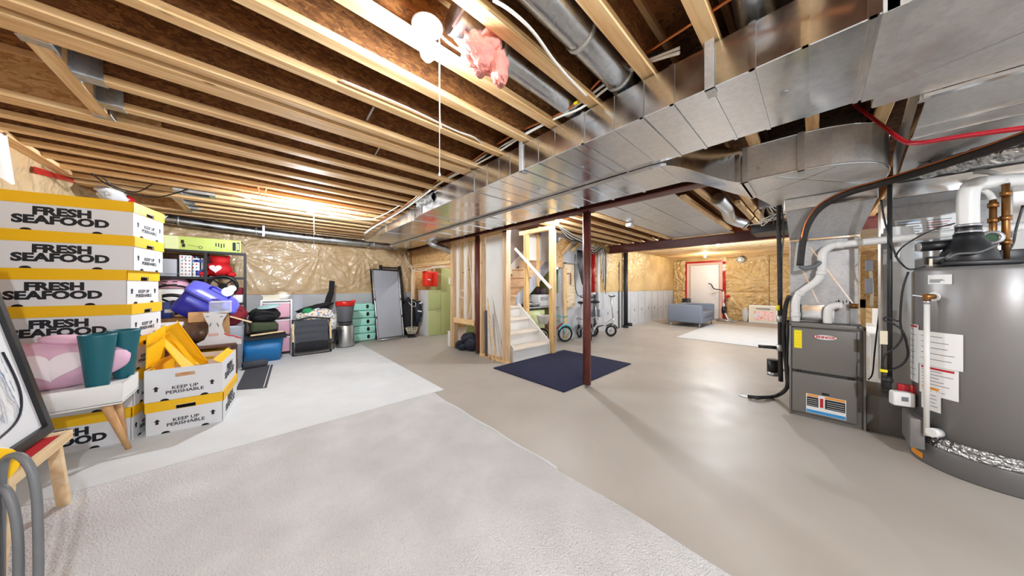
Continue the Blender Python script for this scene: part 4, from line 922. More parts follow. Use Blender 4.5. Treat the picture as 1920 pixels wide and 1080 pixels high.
put('mudguard', MB().tube([(4.93 + .195 * cos(q) * .96, 3.66 - .195 * cos(q) * .25, .175 + .195 * sin(q)) for q in [pi * (.2 + .07 * k) for k in range(10)]], .018, 6, 2), M['bike_teal'], kb)
put('training_wheel', MB().torus((4.45, 3.62, .06), .045, .015, ax), M['tyre'], kb)
single('toy_basket', MB().lathe([(.09, .45), (.13, .62), (.14, .625), (.12, .60), (.08, .46)], 8, (4.25, 3.70, 0)), M['label_white'], 'white basket with red print on the child bicycle', 'basket')
single('green_bin', MB().box(4.08, 3.95, 0, 4.6, 4.42, .70), M['lime_pale'], 'pale green bin under the nook shelf', 'bin', bevel=.02)
def fold_bike(x, y, rz, label, hb=.33):
    b = thing('folding_bike', label, 'bicycle', (x, y, 0), rz)
    P = lambda n, mb, m: put(n, mb, M[m], b, world=False)
    def wl(cx, R=.14):
        c = Vector((cx, 0, R)); a = Vector((0, 1, 0))
        w = put('tyre', MB().torus(c, R - .026, .026, a, 24, 8), M['tyre'], b, world=False)
        mb = MB().cyl(c - a * .03, c + a * .03, .02, n=10).torus(c, R - .045, .007, a, 24, 6)
        for k in range(8): mb.bar(c, c + Vector((cos(k * pi / 4), 0, sin(k * pi / 4))) * (R - .04), .005, .005, a)
        put('rim', mb, M['silver'], w, world=False)
    wl(-hb); wl(hb)
    P('frame', MB().tube([(-.28, 0, .42), (-.1, 0, .30), (.12, 0, .28), (hb, 0, .14)], .032, 8).tube([(.12, 0, .28), (.15, 0, .5)], .022, 8).tube([(-.1, 0, .30), (-.05, 0, .16), (.1, 0, .15)], .018, 8), 'bike_white')
    P('fork', MB().tube([(-.27, 0, .48), (-.28, 0, .35), (-hb, 0, .14)], .018, 8), 'bike_white')
    P('steering_stem', MB().tube([(-.27, 0, .45), (-.22, 0, .95)], .022, 8), 'bike_white')
    P('handlebar', MB().tube([(-.24, -.17, .98), (-.22, -.07, .96), (-.22, .07, .96), (-.24, .17, .98)], .014, 8), 'black')
    P('seat_post', MB().tube([(.12, 0, .28), (.17, 0, .80)], .014, 8), 'silver')
    P('saddle', MB().ell((.18, 0, .83), (.13, .07, .035), 14, 8), 'black')
    P('crank', MB().torus((.12, -.05, .25), .06, .008, (0, 1, 0), 18, 6).bar((.12, -.07, .25), (.24, -.07, .22), .02, .02).bar((.12, .07, .25), (0, .07, .28), .02, .02), 'black')
    P('carrier', MB().tube([(.05, -.06, .46), (.30, -.06, .46), (.30, .06, .46), (.05, .06, .46)], .012, 6, 0, True).tube([(.28, -.06, .46), (hb, -.05, .14)], .01, 6, 0).tube([(.28, .06, .46), (hb, .05, .14)], .01, 6, 0), 'silver')
    P('mudguard', MB().tube([(hb + .16 * cos(q), 0, .14 + .16 * sin(q)) for q in [pi * .1 * k for k in range(9)]], .016, 6, 2).tube([(-hb + .16 * cos(q), 0, .14 + .16 * sin(q)) for q in [pi * .1 * k for k in range(2, 10)]], .016, 6, 2), 'black')
    P('chain_case', MB().tube([(.12, -.05, .31), (hb, -.04, .18), (hb, -.04, .1), (.12, -.05, .19)], .008, 6, 0, True), 'iron')
fold_bike(5.40, 3.50, .95, 'white folding bicycle half hidden behind the red post', .28)
fold_bike(6.10, 3.45, 2.45, 'silver folding bicycle right of the red post', .22)
# things on the wall behind the bikes
bo = thing('backer_board', 'pale plywood board with copper fittings on the nook wall', 'board', (5.4, 3.8, .8))
put('board', MB().box(5.1, YR - .06, .72, 5.48, YR - .03, 1.75), M['ply'], bo)
put('copper_bend', MB().tube([on_y(1061, 514, 3.77), on_y(1070, 512, 3.77), on_y(1070, 534, 3.77)], .012, 8, 0), M['copper'], bo)
put('shelf_strip', MB().box(5.08, YR - .12, 1.72, 5.5, YR - .03, 1.74), M['black'], bo)
cb = thing('cable_bundle', 'bundle of black cables hanging behind the red post', 'cable', (5.7, 3.75, 1.2))
for k in range(6):
    x = 5.5 + .055 * k
    put('cable', MB().tube([(x, 3.74, 2.05), (x + .01, 3.72, 1.7), (5.68 + .01 * k, 3.72, 1.25 + .04 * (k % 3)), (x + .04, 3.74, 1.7), (x + .05, 3.75, 2.05)], .011, 6), M['black'], cb)
put('cable', MB().tube([(5.45, 3.76, 1.95), (5.40, 3.75, 1.5), (5.48, 3.76, 1.1), (5.6, 3.76, .98), (5.8, 3.76, 1.0)], .009, 6), M['black'], cb)
for (x, m, r, z0, lb) in ((6.22, 'tape_red', .045, 1.0, 'red wrapped pipe on the wall by the folding bicycles'), (6.45, 'pvc', .04, .35, 'white plastic pipe on the wall by the folding bicycles')):
    t_ = thing('wall_pipe', lb, 'pipe', (x, 3.76, z0)); put('pipe', MB().cyl((x, 3.76, z0), (x, 3.76, 2.1), r, n=14), M[m], t_)
    put('cap', MB().cyl((x, 3.76, z0), (x, 3.76, z0 + .05), r + .012, n=14), M['label_white'], t_)
mt = thing('meter_box', 'grey service meter box at the foot of the white pipe', 'meter', (6.45, 3.7, .3))
put('box', MB().box(6.36, 3.66, .42, 6.54, 3.8, .62), M['grey_card'], mt, .01); put('pipe_stub', MB().cyl((6.3, 3.74, 0), (6.3, 3.74, 1.05), .05, n=14), M['rubber'], mt)
ct_ = thing('cable_tangle', 'tangle of white, grey and black cables under the joists above the folding bicycles', 'cables', (5.6, 3.5, 2.1))
for k in range(7):
    put('cable', MB().tube([(4.0 + .08 * k, 3.1 + .05 * k, 2.28), (4.6 + .05 * k, 3.25 + .04 * k, 2.24 - .015 * k), (5.4, 3.45, 2.22 - .03 * (k % 4)), (6.0, 3.62, 2.16 - .03 * k), (6.4 + .05 * k, 3.72, 2.20), (6.6 + .04 * k, 3.75, 2.0 - .05 * k), (6.62 + .04 * k, 3.78, 1.6 - .1 * k)], .010, 6, 5), M[['cable_white', 'rubber', 'cable_white', 'black', 'cable_white', 'black', 'rubber'][k]], ct_)
bs = thing('drain_stack', 'black upright drain pipe on the concrete wall', 'pipe', (7.95, 3.72, 0))
put('pipe', MB().cyl((7.95, 3.74, .0), (7.95, 3.74, 2.24), .06, n=18), M['iron'], bs); put('cleanout', MB().cyl((7.95, 3.72, .10), (8.02, 3.58, .10), .05, n=14), M['black'], bs)
put('collar', MB().cyl((7.95, 3.74, 0), (7.95, 3.74, .07), .075, n=18), M['black'], bs)

# ------------------------------------------------------------------ sofa corner
so = thing('sofa', 'blue-grey two-seat sofa before the white door', 'sofa', (9.9, 2.6, 0))
put('side_panel', MB().box(9.42, 2.20, .12, 9.60, 3.10, .65), M['sofa'], so, .04, 4)
put('back', MB().box(9.60, 2.90, .12, 10.75, 3.10, .65), M['sofa'], so, .04, 4)
put('side_panel', MB().box(10.75, 2.20, .12, 10.93, 3.10, .65), M['sofa'], so, .04, 4)
put('seat_base', MB().box(9.60, 2.20, .12, 10.75, 2.90, .28), M['sofa'], so, .02)
put('seat_cushion', MB().box(9.61, 2.18, .28, 10.74, 2.90, .43), M['sofa'], so, .04, 4)
for (x, y) in ((9.48, 3.03), (9.48, 2.27), (10.87, 3.03), (10.87, 2.27)): put('leg', MB().cyl((x, y, 0), (x, y, .125), .018, n=12), M['silver'], so)
single('black_speaker', MB().box(11.9, 3.18, 0, 12.15, 3.42, .75), M['black'], 'tall black box behind the sofa by the door', 'speaker', bevel=.02)
eb = thing('exercise_bike', 'folded exercise bike with red tube before the yellow wall', 'exercise bike', (12.0, 2.1, 0))
put('base_bar', MB().tube([(11.75, 2.32, .04), (11.75, 1.75, .04)], .025, 10), M['galv_pipe'], eb); put('base_bar', MB().tube([(12.2, 2.35, .04), (12.2, 1.95, .04)], .025, 10), M['galv_pipe'], eb)
put('main_tube', MB().tube([(11.78, 1.98, .06), (11.95, 2.12, .35), (12.05, 2.16, .75), (12.05, 2.18, 1.05)], .03, 10), M['bike_white'], eb)
put('rear_tube', MB().tube([(12.2, 2.1, .06), (12.05, 2.14, .5), (12.0, 2.12, .8)], .025, 10), M['bike_red'], eb)
put('flywheel', MB().cyl((11.98, 2.07, .38), (11.98, 2.19, .38), .13, n=22), M['black'], eb)
put('handlebar', MB().tube([(12.05, 2.18, 1.0), (12.0, 2.22, 1.08), (11.95, 2.42, 1.12), (11.9, 2.5, 1.28), (11.88, 2.58, 1.30)], .018, 8), M['black'], eb)
put('seat', MB().ell((12.02, 2.05, .86), (.12, .08, .05), 14, 8), M['red'], eb)
po = thing('framed_poster', 'framed red and blue poster leaning on the far wall', 'poster', (12.2, 1.1, 0))
R_ = -.10
for nm, (y0, y1, z0, z1, dx, m) in {'frame': (.80, 1.50, .01, .58, 0, 'label_white'), 'mount': (.83, 1.47, .04, .55, -.012, 'cream_card'), 'picture': (.88, 1.36, .10, .40, -.016, 'poster')}.items():
    put(nm, MB().hexa([(12.14 + dx, y0, z0), (12.16, y0, z0), (12.16, y1, z0), (12.14 + dx, y1, z0), (12.14 + dx + z1 * .16, y0, z1), (12.16 + z1 * .16, y0, z1), (12.16 + z1 * .16, y1, z1), (12.14 + dx + z1 * .16, y1, z1)]), M[m], po)
put('print_line', MB().hexa([(12.16, .98, .46), (12.25, .98, .46), (12.25, 1.32, .46), (12.16, 1.32, .46), (12.165, .98, .49), (12.25, .98, .49), (12.25, 1.32, .49), (12.165, 1.32, .49)]), M['label_grey'], po)
single('wrapped_bundle', MB().ell((12.22, 1.60, .25), (.10, .09, .25), 18, 14, lambda d: 1 + .25 * mnoise.noise(d * 3)), M['poly'], 'crumpled clear plastic bundle beside the poster', 'bundle')
ev = thing('wall_vent', 'round metal exhaust vent high on the far wall', 'vent', (12.3, 1.7, 2.1))
put('collar', MB().cyl((12.36, 1.70, 2.16), (12.22, 1.74, 2.12), .11, n=20), M['galv_pipe'], ev); put('hub', MB().cyl((12.22, 1.74, 2.12), (12.20, 1.745, 2.115), .05, n=14), M['label_white'], ev)
# desk area behind the furnace
dk = thing('work_desk', 'white desk with papers seen behind the furnace', 'desk', (6.4, -.9, 0))
put('top', MB().box(5.5, -1.3, .58, 7.2, -.45, .62), M['label_white'], dk)
for (x, y) in ((5.55, -1.25), (5.55, -.5), (7.15, -1.25), (7.15, -.5)): put('leg', MB().box(x, y, 0, x + .04, y + .04, .58), M['label_white'], dk)
put('back_panel', MB().box(7.0, -1.3, .1, 7.03, -.45, .58), M['label_white'], dk)
single('black_case', MB().box(6.6, -1.0, .96, 7.0, -.62, 1.16), M['black'], 'black case on the shelf behind the furnace', 'case', bevel=.02)
single('storage_carton', MB().box(6.55, -1.05, .621, 7.05, -.60, .958), M['label_white'], 'white carton on the desk carrying the black case', 'box', bevel=.01)
sg = thing('paper_sign', 'printed white sheet propped on the desk behind the furnace', 'paper', (5.6, -.67, .62))
put('sheet', MB().obox((5.62, -.66, .78), (.006, .26, .32), (0, -.2, 0)), M['label_white'], sg)
put('print_heading', MB().obox((5.628, -.66, .89), (.006, .18, .022), (0, -.2, 0)), M['label_blue'], sg); put('print_block', MB().obox((5.598, -.66, .75), (.006, .17, .16), (0, -.2, 0)), M['grey_card'], sg)
cable('cable', 'black cable dangling behind the furnace right edge', [on_x(u, v, 4.6) for u, v in ((1655, 555), (1648, 590), (1640, 660), (1636, 700), (1628, 712))], .006, 'black')
wpn = thing('wall_panel_post', 'strand board post with grey switch boxes behind the plenum', 'post', (5.2, -.45, 0))
a, b = on_x(1613, 475, 5.2), on_x(1664, 475, 5.2)
put('board', MB().box(5.2, b.y - .05, on_x(1640, 578, 5.2).z, 5.23, a.y, 1.62), M['osb'], wpn)
put('leg', MB().box(5.2, a.y - .04, 0, 5.23, a.y, 1.05), M['lumber_y'], wpn)
for (v0, v1) in ((488, 508), (522, 550)):
    p, q = on_x(1622, v1, 5.19), on_x(1636, v0, 5.19); put('switch_box', MB().box(5.15, q.y, p.z, 5.2, p.y, q.z), M['grey_card'], wpn, .004)
put('conduit', MB().tube([on_x(1632, 508, 5.17), on_x(1635, 540, 5.17), on_x(1634, 575, 5.17)], .012, 8), M['cream'], wpn)
put('plywood_stack', MB().box(5.19, b.y - .05, 1.72, 5.24, a.y, 1.86), M['ply'], wpn)
# wires and boxes above the furnace
jx = thing('junction_box', 'grey junction box with loose wires under the joists by the elbow duct', 'junction box', on_x(1436, 375, 5.0))
p = on_x(1436, 378, 5.0)
put('box', MB().obox(p, (.12, .14, .16)), M['grey_card'], jx, .006)
for k in range(8):
    a = random.uniform(0, 6); put('wire', MB().tube([p, p + Vector((.1 * cos(a), .12 * sin(a), -.12 - .03 * k)), p + Vector((.2 * cos(a + .8), .22 * sin(a + .8), -.22)), p + Vector((.1, .25 - .07 * k, -.30 + .03 * k))], .007, 5), M['cable_white'] if k % 3 else M['black'], jx)
single('vent_box', MB().box(6.3, .25, 2.12, 7.0, .75, 2.26), M['black'], 'black flat duct box on the far beam', 'duct', bevel=.01)
rpipe('round_duct', 'short crumpled silver duct between the joists left of the junction box', [on_x(1345, 372, 4.2), on_x(1362, 392, 4.6), on_x(1370, 410, 5.2), on_x(1395, 420, 5.6)], .07)
for k, (u0, v0, u1, v1) in enumerate(((1290, 366, 1362, 430), (1385, 378, 1420, 422))):
    pa, pb = on_z(u0, v0, 2.27), on_z(u1, v1, 2.27)
    single('ceiling_lath', MB().bar((pa.x, (pa.y + pb.y) / 2, 2.27), (pb.x, (pa.y + pb.y) / 2, 2.27), .06, .04), M['lumber'], ['pale lath along the edge of the silver panels', 'shorter pale lath near the junction box'][k], 'lath')
single('ceiling_sensor', MB().obox(on_z(1181, 422, 2.24), (.12, .10, .06)), M['label_white'], 'small white box fixed under the joists beyond the red post', 'box', bevel=.01)

# ------------------------------------------------------------------ seafood cartons
CL, CW, CH = .64, .43, .262
def wall_with_slot(mb, a, b, z0, z1, s0, s1, h0, h1, t):
    """an upright card panel from a to b with a hand slot"""
    a, b = Vector(a), Vector(b); d = b - a; L = d.length; d /= L; n = Vector((d.y, -d.x, 0)) * t
    def q(x0, x1, y0, y1):
        P = [a + d * x0, a + d * x1]; mb.hexa([P[0] + Vector((0, 0, y0)), P[1] + Vector((0, 0, y0)), P[1] + n + Vector((0, 0, y0)), P[0] + n + Vector((0, 0, y0)), P[0] + Vector((0, 0, y1)), P[1] + Vector((0, 0, y1)), P[1] + n + Vector((0, 0, y1)), P[0] + n + Vector((0, 0, y1))])
    q(0, L, z0, h0); q(0, L, h1, z1); q(0, s0, h0, h1); q(s1, L, h0, h1); return mb
_c = {}
def carton_mesh():
    if _c: return _c
    T = .004; H = CH - .006
    b = MB().box(0, 0, 0, CL, CW, T).box(0, 0, T, CL, T, H).box(0, CW - T, T, CL, CW, H)
    wall_with_slot(b, (CL, CW, 0), (CL, 0, 0), T, H, .16, .27, H - .075, H - .045, T)
    wall_with_slot(b, (0, 0, 0), (0, CW, 0), T, H, .16, .27, H - .075, H - .045, T)
    _c['body'] = b.mesh('body', M['white'])
    e = .006; z0, z1 = CH - .078, CH
    l = MB().box(-e, -e, z1 - .004, CL + e, CW + e, z1).box(-e, -e, z0, CL + e, -e + .004, z1 - .004).box(-e, CW + e - .004, z0, CL + e, CW + e, z1 - .004)
    for x, s_ in ((CL + e, -1), (-e, 1)):
        p0, p1 = ((x, CW + e, 0), (x, -e, 0)) if s_ < 0 else ((x, -e, 0), (x, CW + e, 0))
        wall_with_slot(l, p0, p1, z0, z1 - .004, .166, .276, z0 + .001, z0 + .032, .004)
    _c['lid'] = l.mesh('lid', M['yellow'])
    _c['slot'] = MB().box(-.0005, -.055, -.014, .0005, .055, .014).mesh('hand_slot', M['dark_hole'])
    ar = [(0, .022), (.018, .003), (.008, .003), (.008, -.02), (-.008, -.02), (-.008, .003), (-.018, .003)]
    _c['arrow'] = MB().prism([(x, y, 0) for x, y in ar], (0, 0, .0008)).mesh('arrow', M['black_ink'])
    _c['moon'] = MB().prism([(.024 * cos(pi * k / 8), .016 * sin(pi * k / 8), 0) for k in range(9)], (0, 0, .0008)).mesh('notch', M['dark_hole'])
    _c['fresh'] = text_mesh('FRESH\nSEAFOOD', .076, M['black_ink'], .0040, 1.20, line=.80)
    _c['keep'] = text_mesh('KEEP UP\nPERISHABLE', .036, M['black_ink'], .0006, 1.12, line=.95)
    return _c
def carton(label, loc, rz, lid=True, group='seafood cartons'):
    c = carton_mesh(); o = thing('seafood_carton', label, 'carton', loc, rz, group)
    b = share('body', c['body'], o)
    zc = (CH - .078) / 2 + .012 if lid else CH / 2
    share('lettering', c['fresh'], b, (CL / 2, -.0008, zc), (pi / 2, 0, 0)); share('lettering', c['fresh'], b, (CL / 2, CW + .0008, zc), (pi / 2, 0, pi))
    for x in (.17, .47): share('notch', c['moon'], b, (x, -.0008, .0005), (pi / 2, 0, 0))
    for x, r in ((CL + .0008, pi / 2), (-.0008, -pi / 2)):
        share('lettering', c['keep'], b, (x, CW / 2, .078), (pi / 2, 0, r))
        for s_ in (-1, 1): share('arrow', c['arrow'], b, (x, CW / 2 + s_ * .155, .10), (pi / 2, 0, r))
        for s_ in (-1, 1): share('notch', c['moon'], b, (x, CW / 2 + s_ * .11, .0005), (pi / 2, 0, r))
    if lid: share('lid', c['lid'], o)
    return o
names = ['lowest', 'second from below', 'third from below', 'fourth and middle one', 'third from above', 'second from above', 'topmost']
jit = [(0, 0, 0), (.01, .0, .02), (-.01, .01, -.02), (.0, .0, .01), (-.02, .0, -.02), (.012, 0, .01), (.008, .01, -.01)]
for k in range(7):
    rz = radians(-10.6) + jit[k][2] * .6
    xd = Vector((cos(rz), sin(rz), 0)); corner = Vector((-.705 + jit[k][0], 3.555 + jit[k][1], .013 + k * .2626))
    carton('seafood carton with yellow lid, %s of the tall stack' % names[k], corner - xd * CL, rz, True)
rz = radians(-95.7)
carton('lidded white and yellow carton on the floor beside the tall stack', (-.578, 4.207, .013), rz, True)
oc = carton('open carton with yellow flaps resting on the lidded floor carton', (-.583, 4.205, .277), rz, False)
put('yellow_flap', MB().hexa([(.02, .006, CH - .02), (.6, .006, CH - .02), (.6, .010, CH - .02), (.02, .010, CH - .02), (.02, .05, CH + .05), (.6, .05, CH + .05), (.6, .054, CH + .05), (.02, .054, CH + .05)]), M['yellow'], oc, world=False)
put('yellow_flap', MB().hexa([(.02, .424, CH - .02), (.6, .424, CH - .02), (.6, .420, CH - .02), (.02, .420, CH - .02), (.02, .37, CH + .02), (.6, .37, CH + .02), (.6, .366, CH + .02), (.02, .366, CH + .02)]), M['yellow'], oc, world=False)
put('lining', MB().box(.006, .006, .01, .634, .424, .014).box(.0055, .0055, .012, .634, .0075, CH - .01).box(.0055, .4225, .012, .634, .4245, CH - .01), M['yellow'], oc, world=False)
def panel(mb, c, t):
    """flat slab on four corners c (a, b, c, d) with thickness t away from the viewer"""
    c = [Vector(p) for p in c]; n = (c[1] - c[0]).cross(c[3] - c[0]).normalized() * t
    return mb.hexa(c + [p + n for p in c])
q = [on_y(286, 622, 4.06), on_y(334, 606, 4.10), on_y(390, 681, 3.80), on_y(340, 690, 3.72)]
ly = thing('carton_lid', 'loose yellow carton lid tipped into the open carton', 'carton lid', (-.45, 3.85, .5))
put('panel', panel(MB(), q, -.008), M['yellow'], ly)
nq = (q[1] - q[0]).cross(q[3] - q[0]).normalized()
nq = nq if nq.y < 0 else -nq
put('rim', MB().bar(q[0] + nq * .02, q[3] + nq * .02, .05, .006, (q[1] - q[0]).normalized()).bar(q[1] + nq * .02, q[2] + nq * .02, .05, .006, (q[1] - q[0]).normalized()), M['yellow'], ly)
put('fold', MB().bar((q[0] + q[1]) / 2 + nq * .003, (q[2] + q[3]) / 2 + nq * .006, .03, .008, nq), M['yellow'], ly)
sf = thing('carton_lid', 'yellow carton lid standing upright against the tall stack', 'carton lid', (-.6, 3.75, .55))
put('panel', MB().hexa([(-.645, 3.60, .545), (-.640, 3.60, .545), (-.59, 3.86, .545), (-.595, 3.86, .545), (-.645, 3.62, .80), (-.64, 3.62, .80), (-.585, 3.88, .86), (-.59, 3.88, .86)]), M['yellow'], sf)
put('flap', MB().hexa([(-.640, 3.60, .72), (-.610, 3.58, .74), (-.56, 3.85, .80), (-.59, 3.87, .78), (-.640, 3.60, .724), (-.610, 3.58, .744), (-.56, 3.85, .804), (-.59, 3.87, .784)]), M['yellow'], sf)
put('print', MB().box(-.6455, 3.66, .62, -.644, 3.74, .68), M['label_red'], sf)

# ------------------------------------------------------------------ low white table with its things
tb = thing('side_table', 'low white table with splayed wooden legs before the cartons', 'table', (-.95, 3.33, 0))
put('tray_top', MB().box(-1.28, 3.17, .41, -.665, 3.53, .425).box(-1.28, 3.17, .425, -.665, 3.185, .545).box(-1.28, 3.515, .425, -.665, 3.53, .545).box(-.68, 3.185, .425, -.665, 3.515, .545).box(-1.28, 3.185, .425, -1.265, 3.515, .545).box(-1.265, 3.185, .515, -.68, 3.515, .53), M['white_paint'], tb, .003)
for (a, b) in (((-.75, 3.25, .41), (-.685, 3.40, 0)), ((-.75, 3.46, .41), (-.72, 3.50, 0)), ((-1.2, 3.24, .41), (-1.27, 3.18, 0)), ((-1.2, 3.46, .41), (-1.27, 3.52, 0))):
    put('leg', MB().cyl((b[0], b[1], .013), a, .014, .024, n=14), M['wood_table'], tb)
def vase(x, y, label):
    single('vase', MB().lathe([(.001, .532), (.044, .532), (.047, .54), (.076, .87), (.077, .882), (.070, .882), (.066, .86), (.04, .56), (.001, .555)], 28, (x, y, 0)), M['teal'], label, 'vase')
vase(-.775, 3.235, 'teal tapered vase nearer the front on the low white table'); vase(-.715, 3.445, 'teal tapered vase behind, at the back edge of the white table')
pc = thing('plush_cushion', 'round pink plush cushion with a pale heart on the white table', 'cushion', (-.97, 3.36, .53))
put('cushion', MB().ell((-.985, 3.375, .685), (.31, .135, .155), 32, 18, lambda d: 1 + .06 * mnoise.noise(d * 2.2)), M['pink'], pc)
hz = [(16 * sin(t) ** 3, 13 * cos(t) - 5 * cos(2 * t) - 2 * cos(3 * t) - cos(4 * t)) for t in [2 * pi * k / 40 for k in range(40)]]
def on_cush(x, z):
    y = 3.375 - .135 * sqrt(max(.0, 1 - ((x + .985) / .31) ** 2 - ((z - .685) / .155) ** 2)) * 1.03; return (x, y - .006, z)
hb = MB(); ct = on_cush(-.95, .70)
ring = [on_cush(-.95 + a * .0085, .70 + b_ * .0062) for a, b_ in hz]; mid = [on_cush(-.95 + a * .0045, .70 + b_ * .0033) for a, b_ in hz]
hb.add([ct] + mid + ring, [(0, 1 + k, 1 + (k + 1) % 40) for k in range(40)] + [(1 + k, 41 + k, 41 + (k + 1) % 40, 1 + (k + 1) % 40) for k in range(40)], True)
put('heart_patch', hb, M['pink_light'], pc)
for (x, z, r) in ((-1.12, .82, .09), (-.92, .845, .11)):
    put('ear', MB().ell((x, 3.36, z), (r, .06, .035), 18, 10, None, (0, .15, 0)), M['pink'], pc)
# framed picture on the red stool
sl_ = thing('stool', 'pale pine stool with a red seat at the left edge', 'stool', (-.92, 2.45, 0))
put('seat', MB().box(-1.12, 2.20, .405, -.745, 2.69, .418), M['red'], sl_)
put('rail', MB().box(-.745, 2.18, .385, -.725, 2.71, .432), M['pine'], sl_, .003); put('rail', MB().box(-1.14, 2.18, .385, -1.12, 2.71, .432), M['pine'], sl_, .003)
put('rail', MB().box(-1.12, 2.69, .385, -.745, 2.71, .432), M['pine'], sl_, .003); put('rail', MB().box(-1.12, 2.18, .385, -.745, 2.20, .432), M['pine'], sl_, .003)
for (a, b) in (((-.76, 2.63, .40), (-.765, 2.76, .013)), ((-1.10, 2.63, .40), (-1.14, 2.76, .013)), ((-.76, 2.26, .40), (-.74, 2.13, .013)), ((-1.10, 2.26, .40), (-1.14, 2.13, .013))):
    put('leg', MB().bar(a, b, .04, .032, (0, 1, 0)), M['pine'], sl_, .003)
pf = thing('framed_picture', 'black-framed abstract grey and blue picture leaning at the left edge', 'picture', (-.84, 2.4, .43))
LN = -.20          # lean of the frame per metre of height
def fr_(y0, y1, h0, h1, d0, d1):
    P = lambda y, h, d: Vector((-.79 + LN * h + d, y, .435 + h))
    return [P(y0, h0, d0), P(y1, h0, d0), P(y1, h0, d1), P(y0, h0, d1), P(y0, h1, d0), P(y1, h1, d0), P(y1, h1, d1), P(y0, h1, d1)]
Y0, Y1, HT = 1.95, 2.75, 1.02
for a in ((Y0, Y1, 0, .04), (Y0, Y1, HT - .04, HT), (Y0, Y0 + .04, .04, HT - .04), (Y1 - .04, Y1, .04, HT - .04)):
    put('frame_rail', MB().hexa(fr_(*a, -.03, .0)), M['black'], pf)
put('mount', MB().hexa(fr_(Y0 + .04, Y1 - .04, .04, HT - .04, -.026, -.018)), M['white'], pf)
put('print', MB().hexa(fr_(Y0 + .09, Y1 - .13, .14, HT - .1, -.018, -.0165)), M['print'], pf)
put('drawn_line', MB().tube([(-.79 + LN * h - .014, y, .435 + h) for y, h in ((2.64, .45), (2.655, .3), (2.63, .2), (2.55, .13), (2.4, .10), (2.2, .085), (2.0, .08))], .004, 6), M['black_ink'], pf)
# hose hanger at the left corner
hr = thing('hose_hanger', 'grey hose looped over a yellow and white drum at the bottom left corner', 'hose', (-.56, 1.60, 0))
hc = Vector((-.545, 1.625, .65)); hd_ = Vector((.736, -.677, 0))
put('drum', MB().cyl(hc - hd_ * .16, hc - hd_ * .062, .06, n=28), M['yellow'], hr)
put('drum_band', MB().cyl(hc - hd_ * .09, hc - hd_ * .072, .063, n=28), M['white'], hr)
put('stand', MB().bar((-.62, 1.69, .0), (-.62, 1.69, .6), .04, .04).box(-.75, 1.56, .015, -.5, 1.80, .03), M['yellow'], hr)
for k, (o_, w, b) in enumerate(((.0, .056, .10), (-.012, .044, .16), (-.034, .026, .2), (-.055, .03, .22))):
    c = hc + hd_ * o_ + Vector((.677, .736, 0)) * (-.02 * k + .02)
    top = .035 - .085 * (k % 2) - .02 * (k // 2)
    put('hose_loop', MB().tube([c - hd_ * w + Vector((0, 0, b - .66)), c - hd_ * w + Vector((0, 0, -.25)), c - hd_ * w * .9 + Vector((0, 0, top - .05)), c - hd_ * w * .4 + Vector((0, 0, top)), c + hd_ * w * .4 + Vector((0, 0, top - .015)), c + hd_ * w * .95 + Vector((0, 0, top - .10)), c + hd_ * w * 1.1 + Vector((0, 0, -.28)), c + hd_ * w + Vector((0, 0, b - .66))], .0095, 10), M['rubber'], hr)
single('plastic_sheet', MB().grid(lambda u, w: (-1.38 + .10 * sin(u * 2.6) * (1 - w * .3), 3.80 + u * .17, 1.95 + w * .34 + .02 * sin(u * 9)), 12, 12), M['white_paint'], 'white plastic sheet bulging high on the left wall', 'plastic sheet')
a0 = [on_x(u, v, XL + .012) for u, v in ((64, 312), (148, 338), (147, 345), (65, 325))]
single('wall_tape', panel(MB(), a0, .004), M['tape_red'], 'red tape strip high on the left insulated wall', 'tape')
p = on_x(212, 368, -1.22)
wbg = thing('plastic_bag', 'white and red plastic bag tucked at the top of the left wall', 'bag', p)
put('bag', MB().ell(p, (.10, .30, .07), 20, 12, lambda d: 1 + .4 * mnoise.noise(d * 3)), M['white'], wbg); put('red_corner', MB().ell(p + Vector((.06, .25, .02)), (.05, .12, .045), 14, 10, lambda d: 1 + .4 * mnoise.noise(d * 3)), M['red'], wbg)
p = on_z(367, 363, 2.29)
rg = thing('ceiling_register', 'small metal register boot set in the joists over the shelf', 'vent', p)
put('frame', MB().box(p.x - .16, p.y - .10, 2.275, p.x + .16, p.y - .06, 2.299).box(p.x - .16, p.y + .06, 2.275, p.x + .16, p.y + .10, 2.299).box(p.x - .16, p.y - .06, 2.275, p.x - .11, p.y + .06, 2.299).box(p.x + .11, p.y - .06, 2.275, p.x + .16, p.y + .06, 2.299), M['galv_pipe'], rg)
put('opening', MB().box(p.x - .11, p.y - .06, 2.29, p.x + .11, p.y + .06, 2.298), M['dark_hole'], rg)

# ------------------------------------------------------------------ bench with its load
SP = lambda u, v, y: on_y(u, v, y)
bn = thing('bench', 'dark brown wooden bench behind the open carton', 'bench', (-.6, 4.75, 0))
put('top', MB().box(-1.15, 4.52, .515, -.165, 4.98, .548), M['brown'], bn, .004)
put('shelf', MB().box(-1.12, 4.55, .19, -.20, 4.95, .215), M['brown'], bn)
for (x, y) in ((-.215, 4.54), (-.215, 4.92), (-1.14, 4.54), (-1.14, 4.92)): put('leg', MB().box(x, y, 0, x + .045, y + .045, .515), M['brown'], bn)
single('yellow_tray', MB().box(-.62, 4.56, .217, -.24, 4.9, .47), M['yellow'], 'yellow carton lying on the shelf of the brown bench', 'carton', bevel=.006)
single('white_carton', MB().box(-.86, 4.6, .549, -.60, 4.9, .80), M['white'], 'plain white carton at the left end of the brown bench', 'box', bevel=.004)
pts = [(380, 583), (426, 585), (419, 595), (416, 605), (420, 619), (432, 627), (452, 631), (453, 641), (372, 645), (368, 641), (383, 634), (391, 620), (391, 606), (385, 596)]
gm = thing('game_board', 'white waisted cardboard board standing on the brown bench', 'board', (-.3, 4.56, .55))
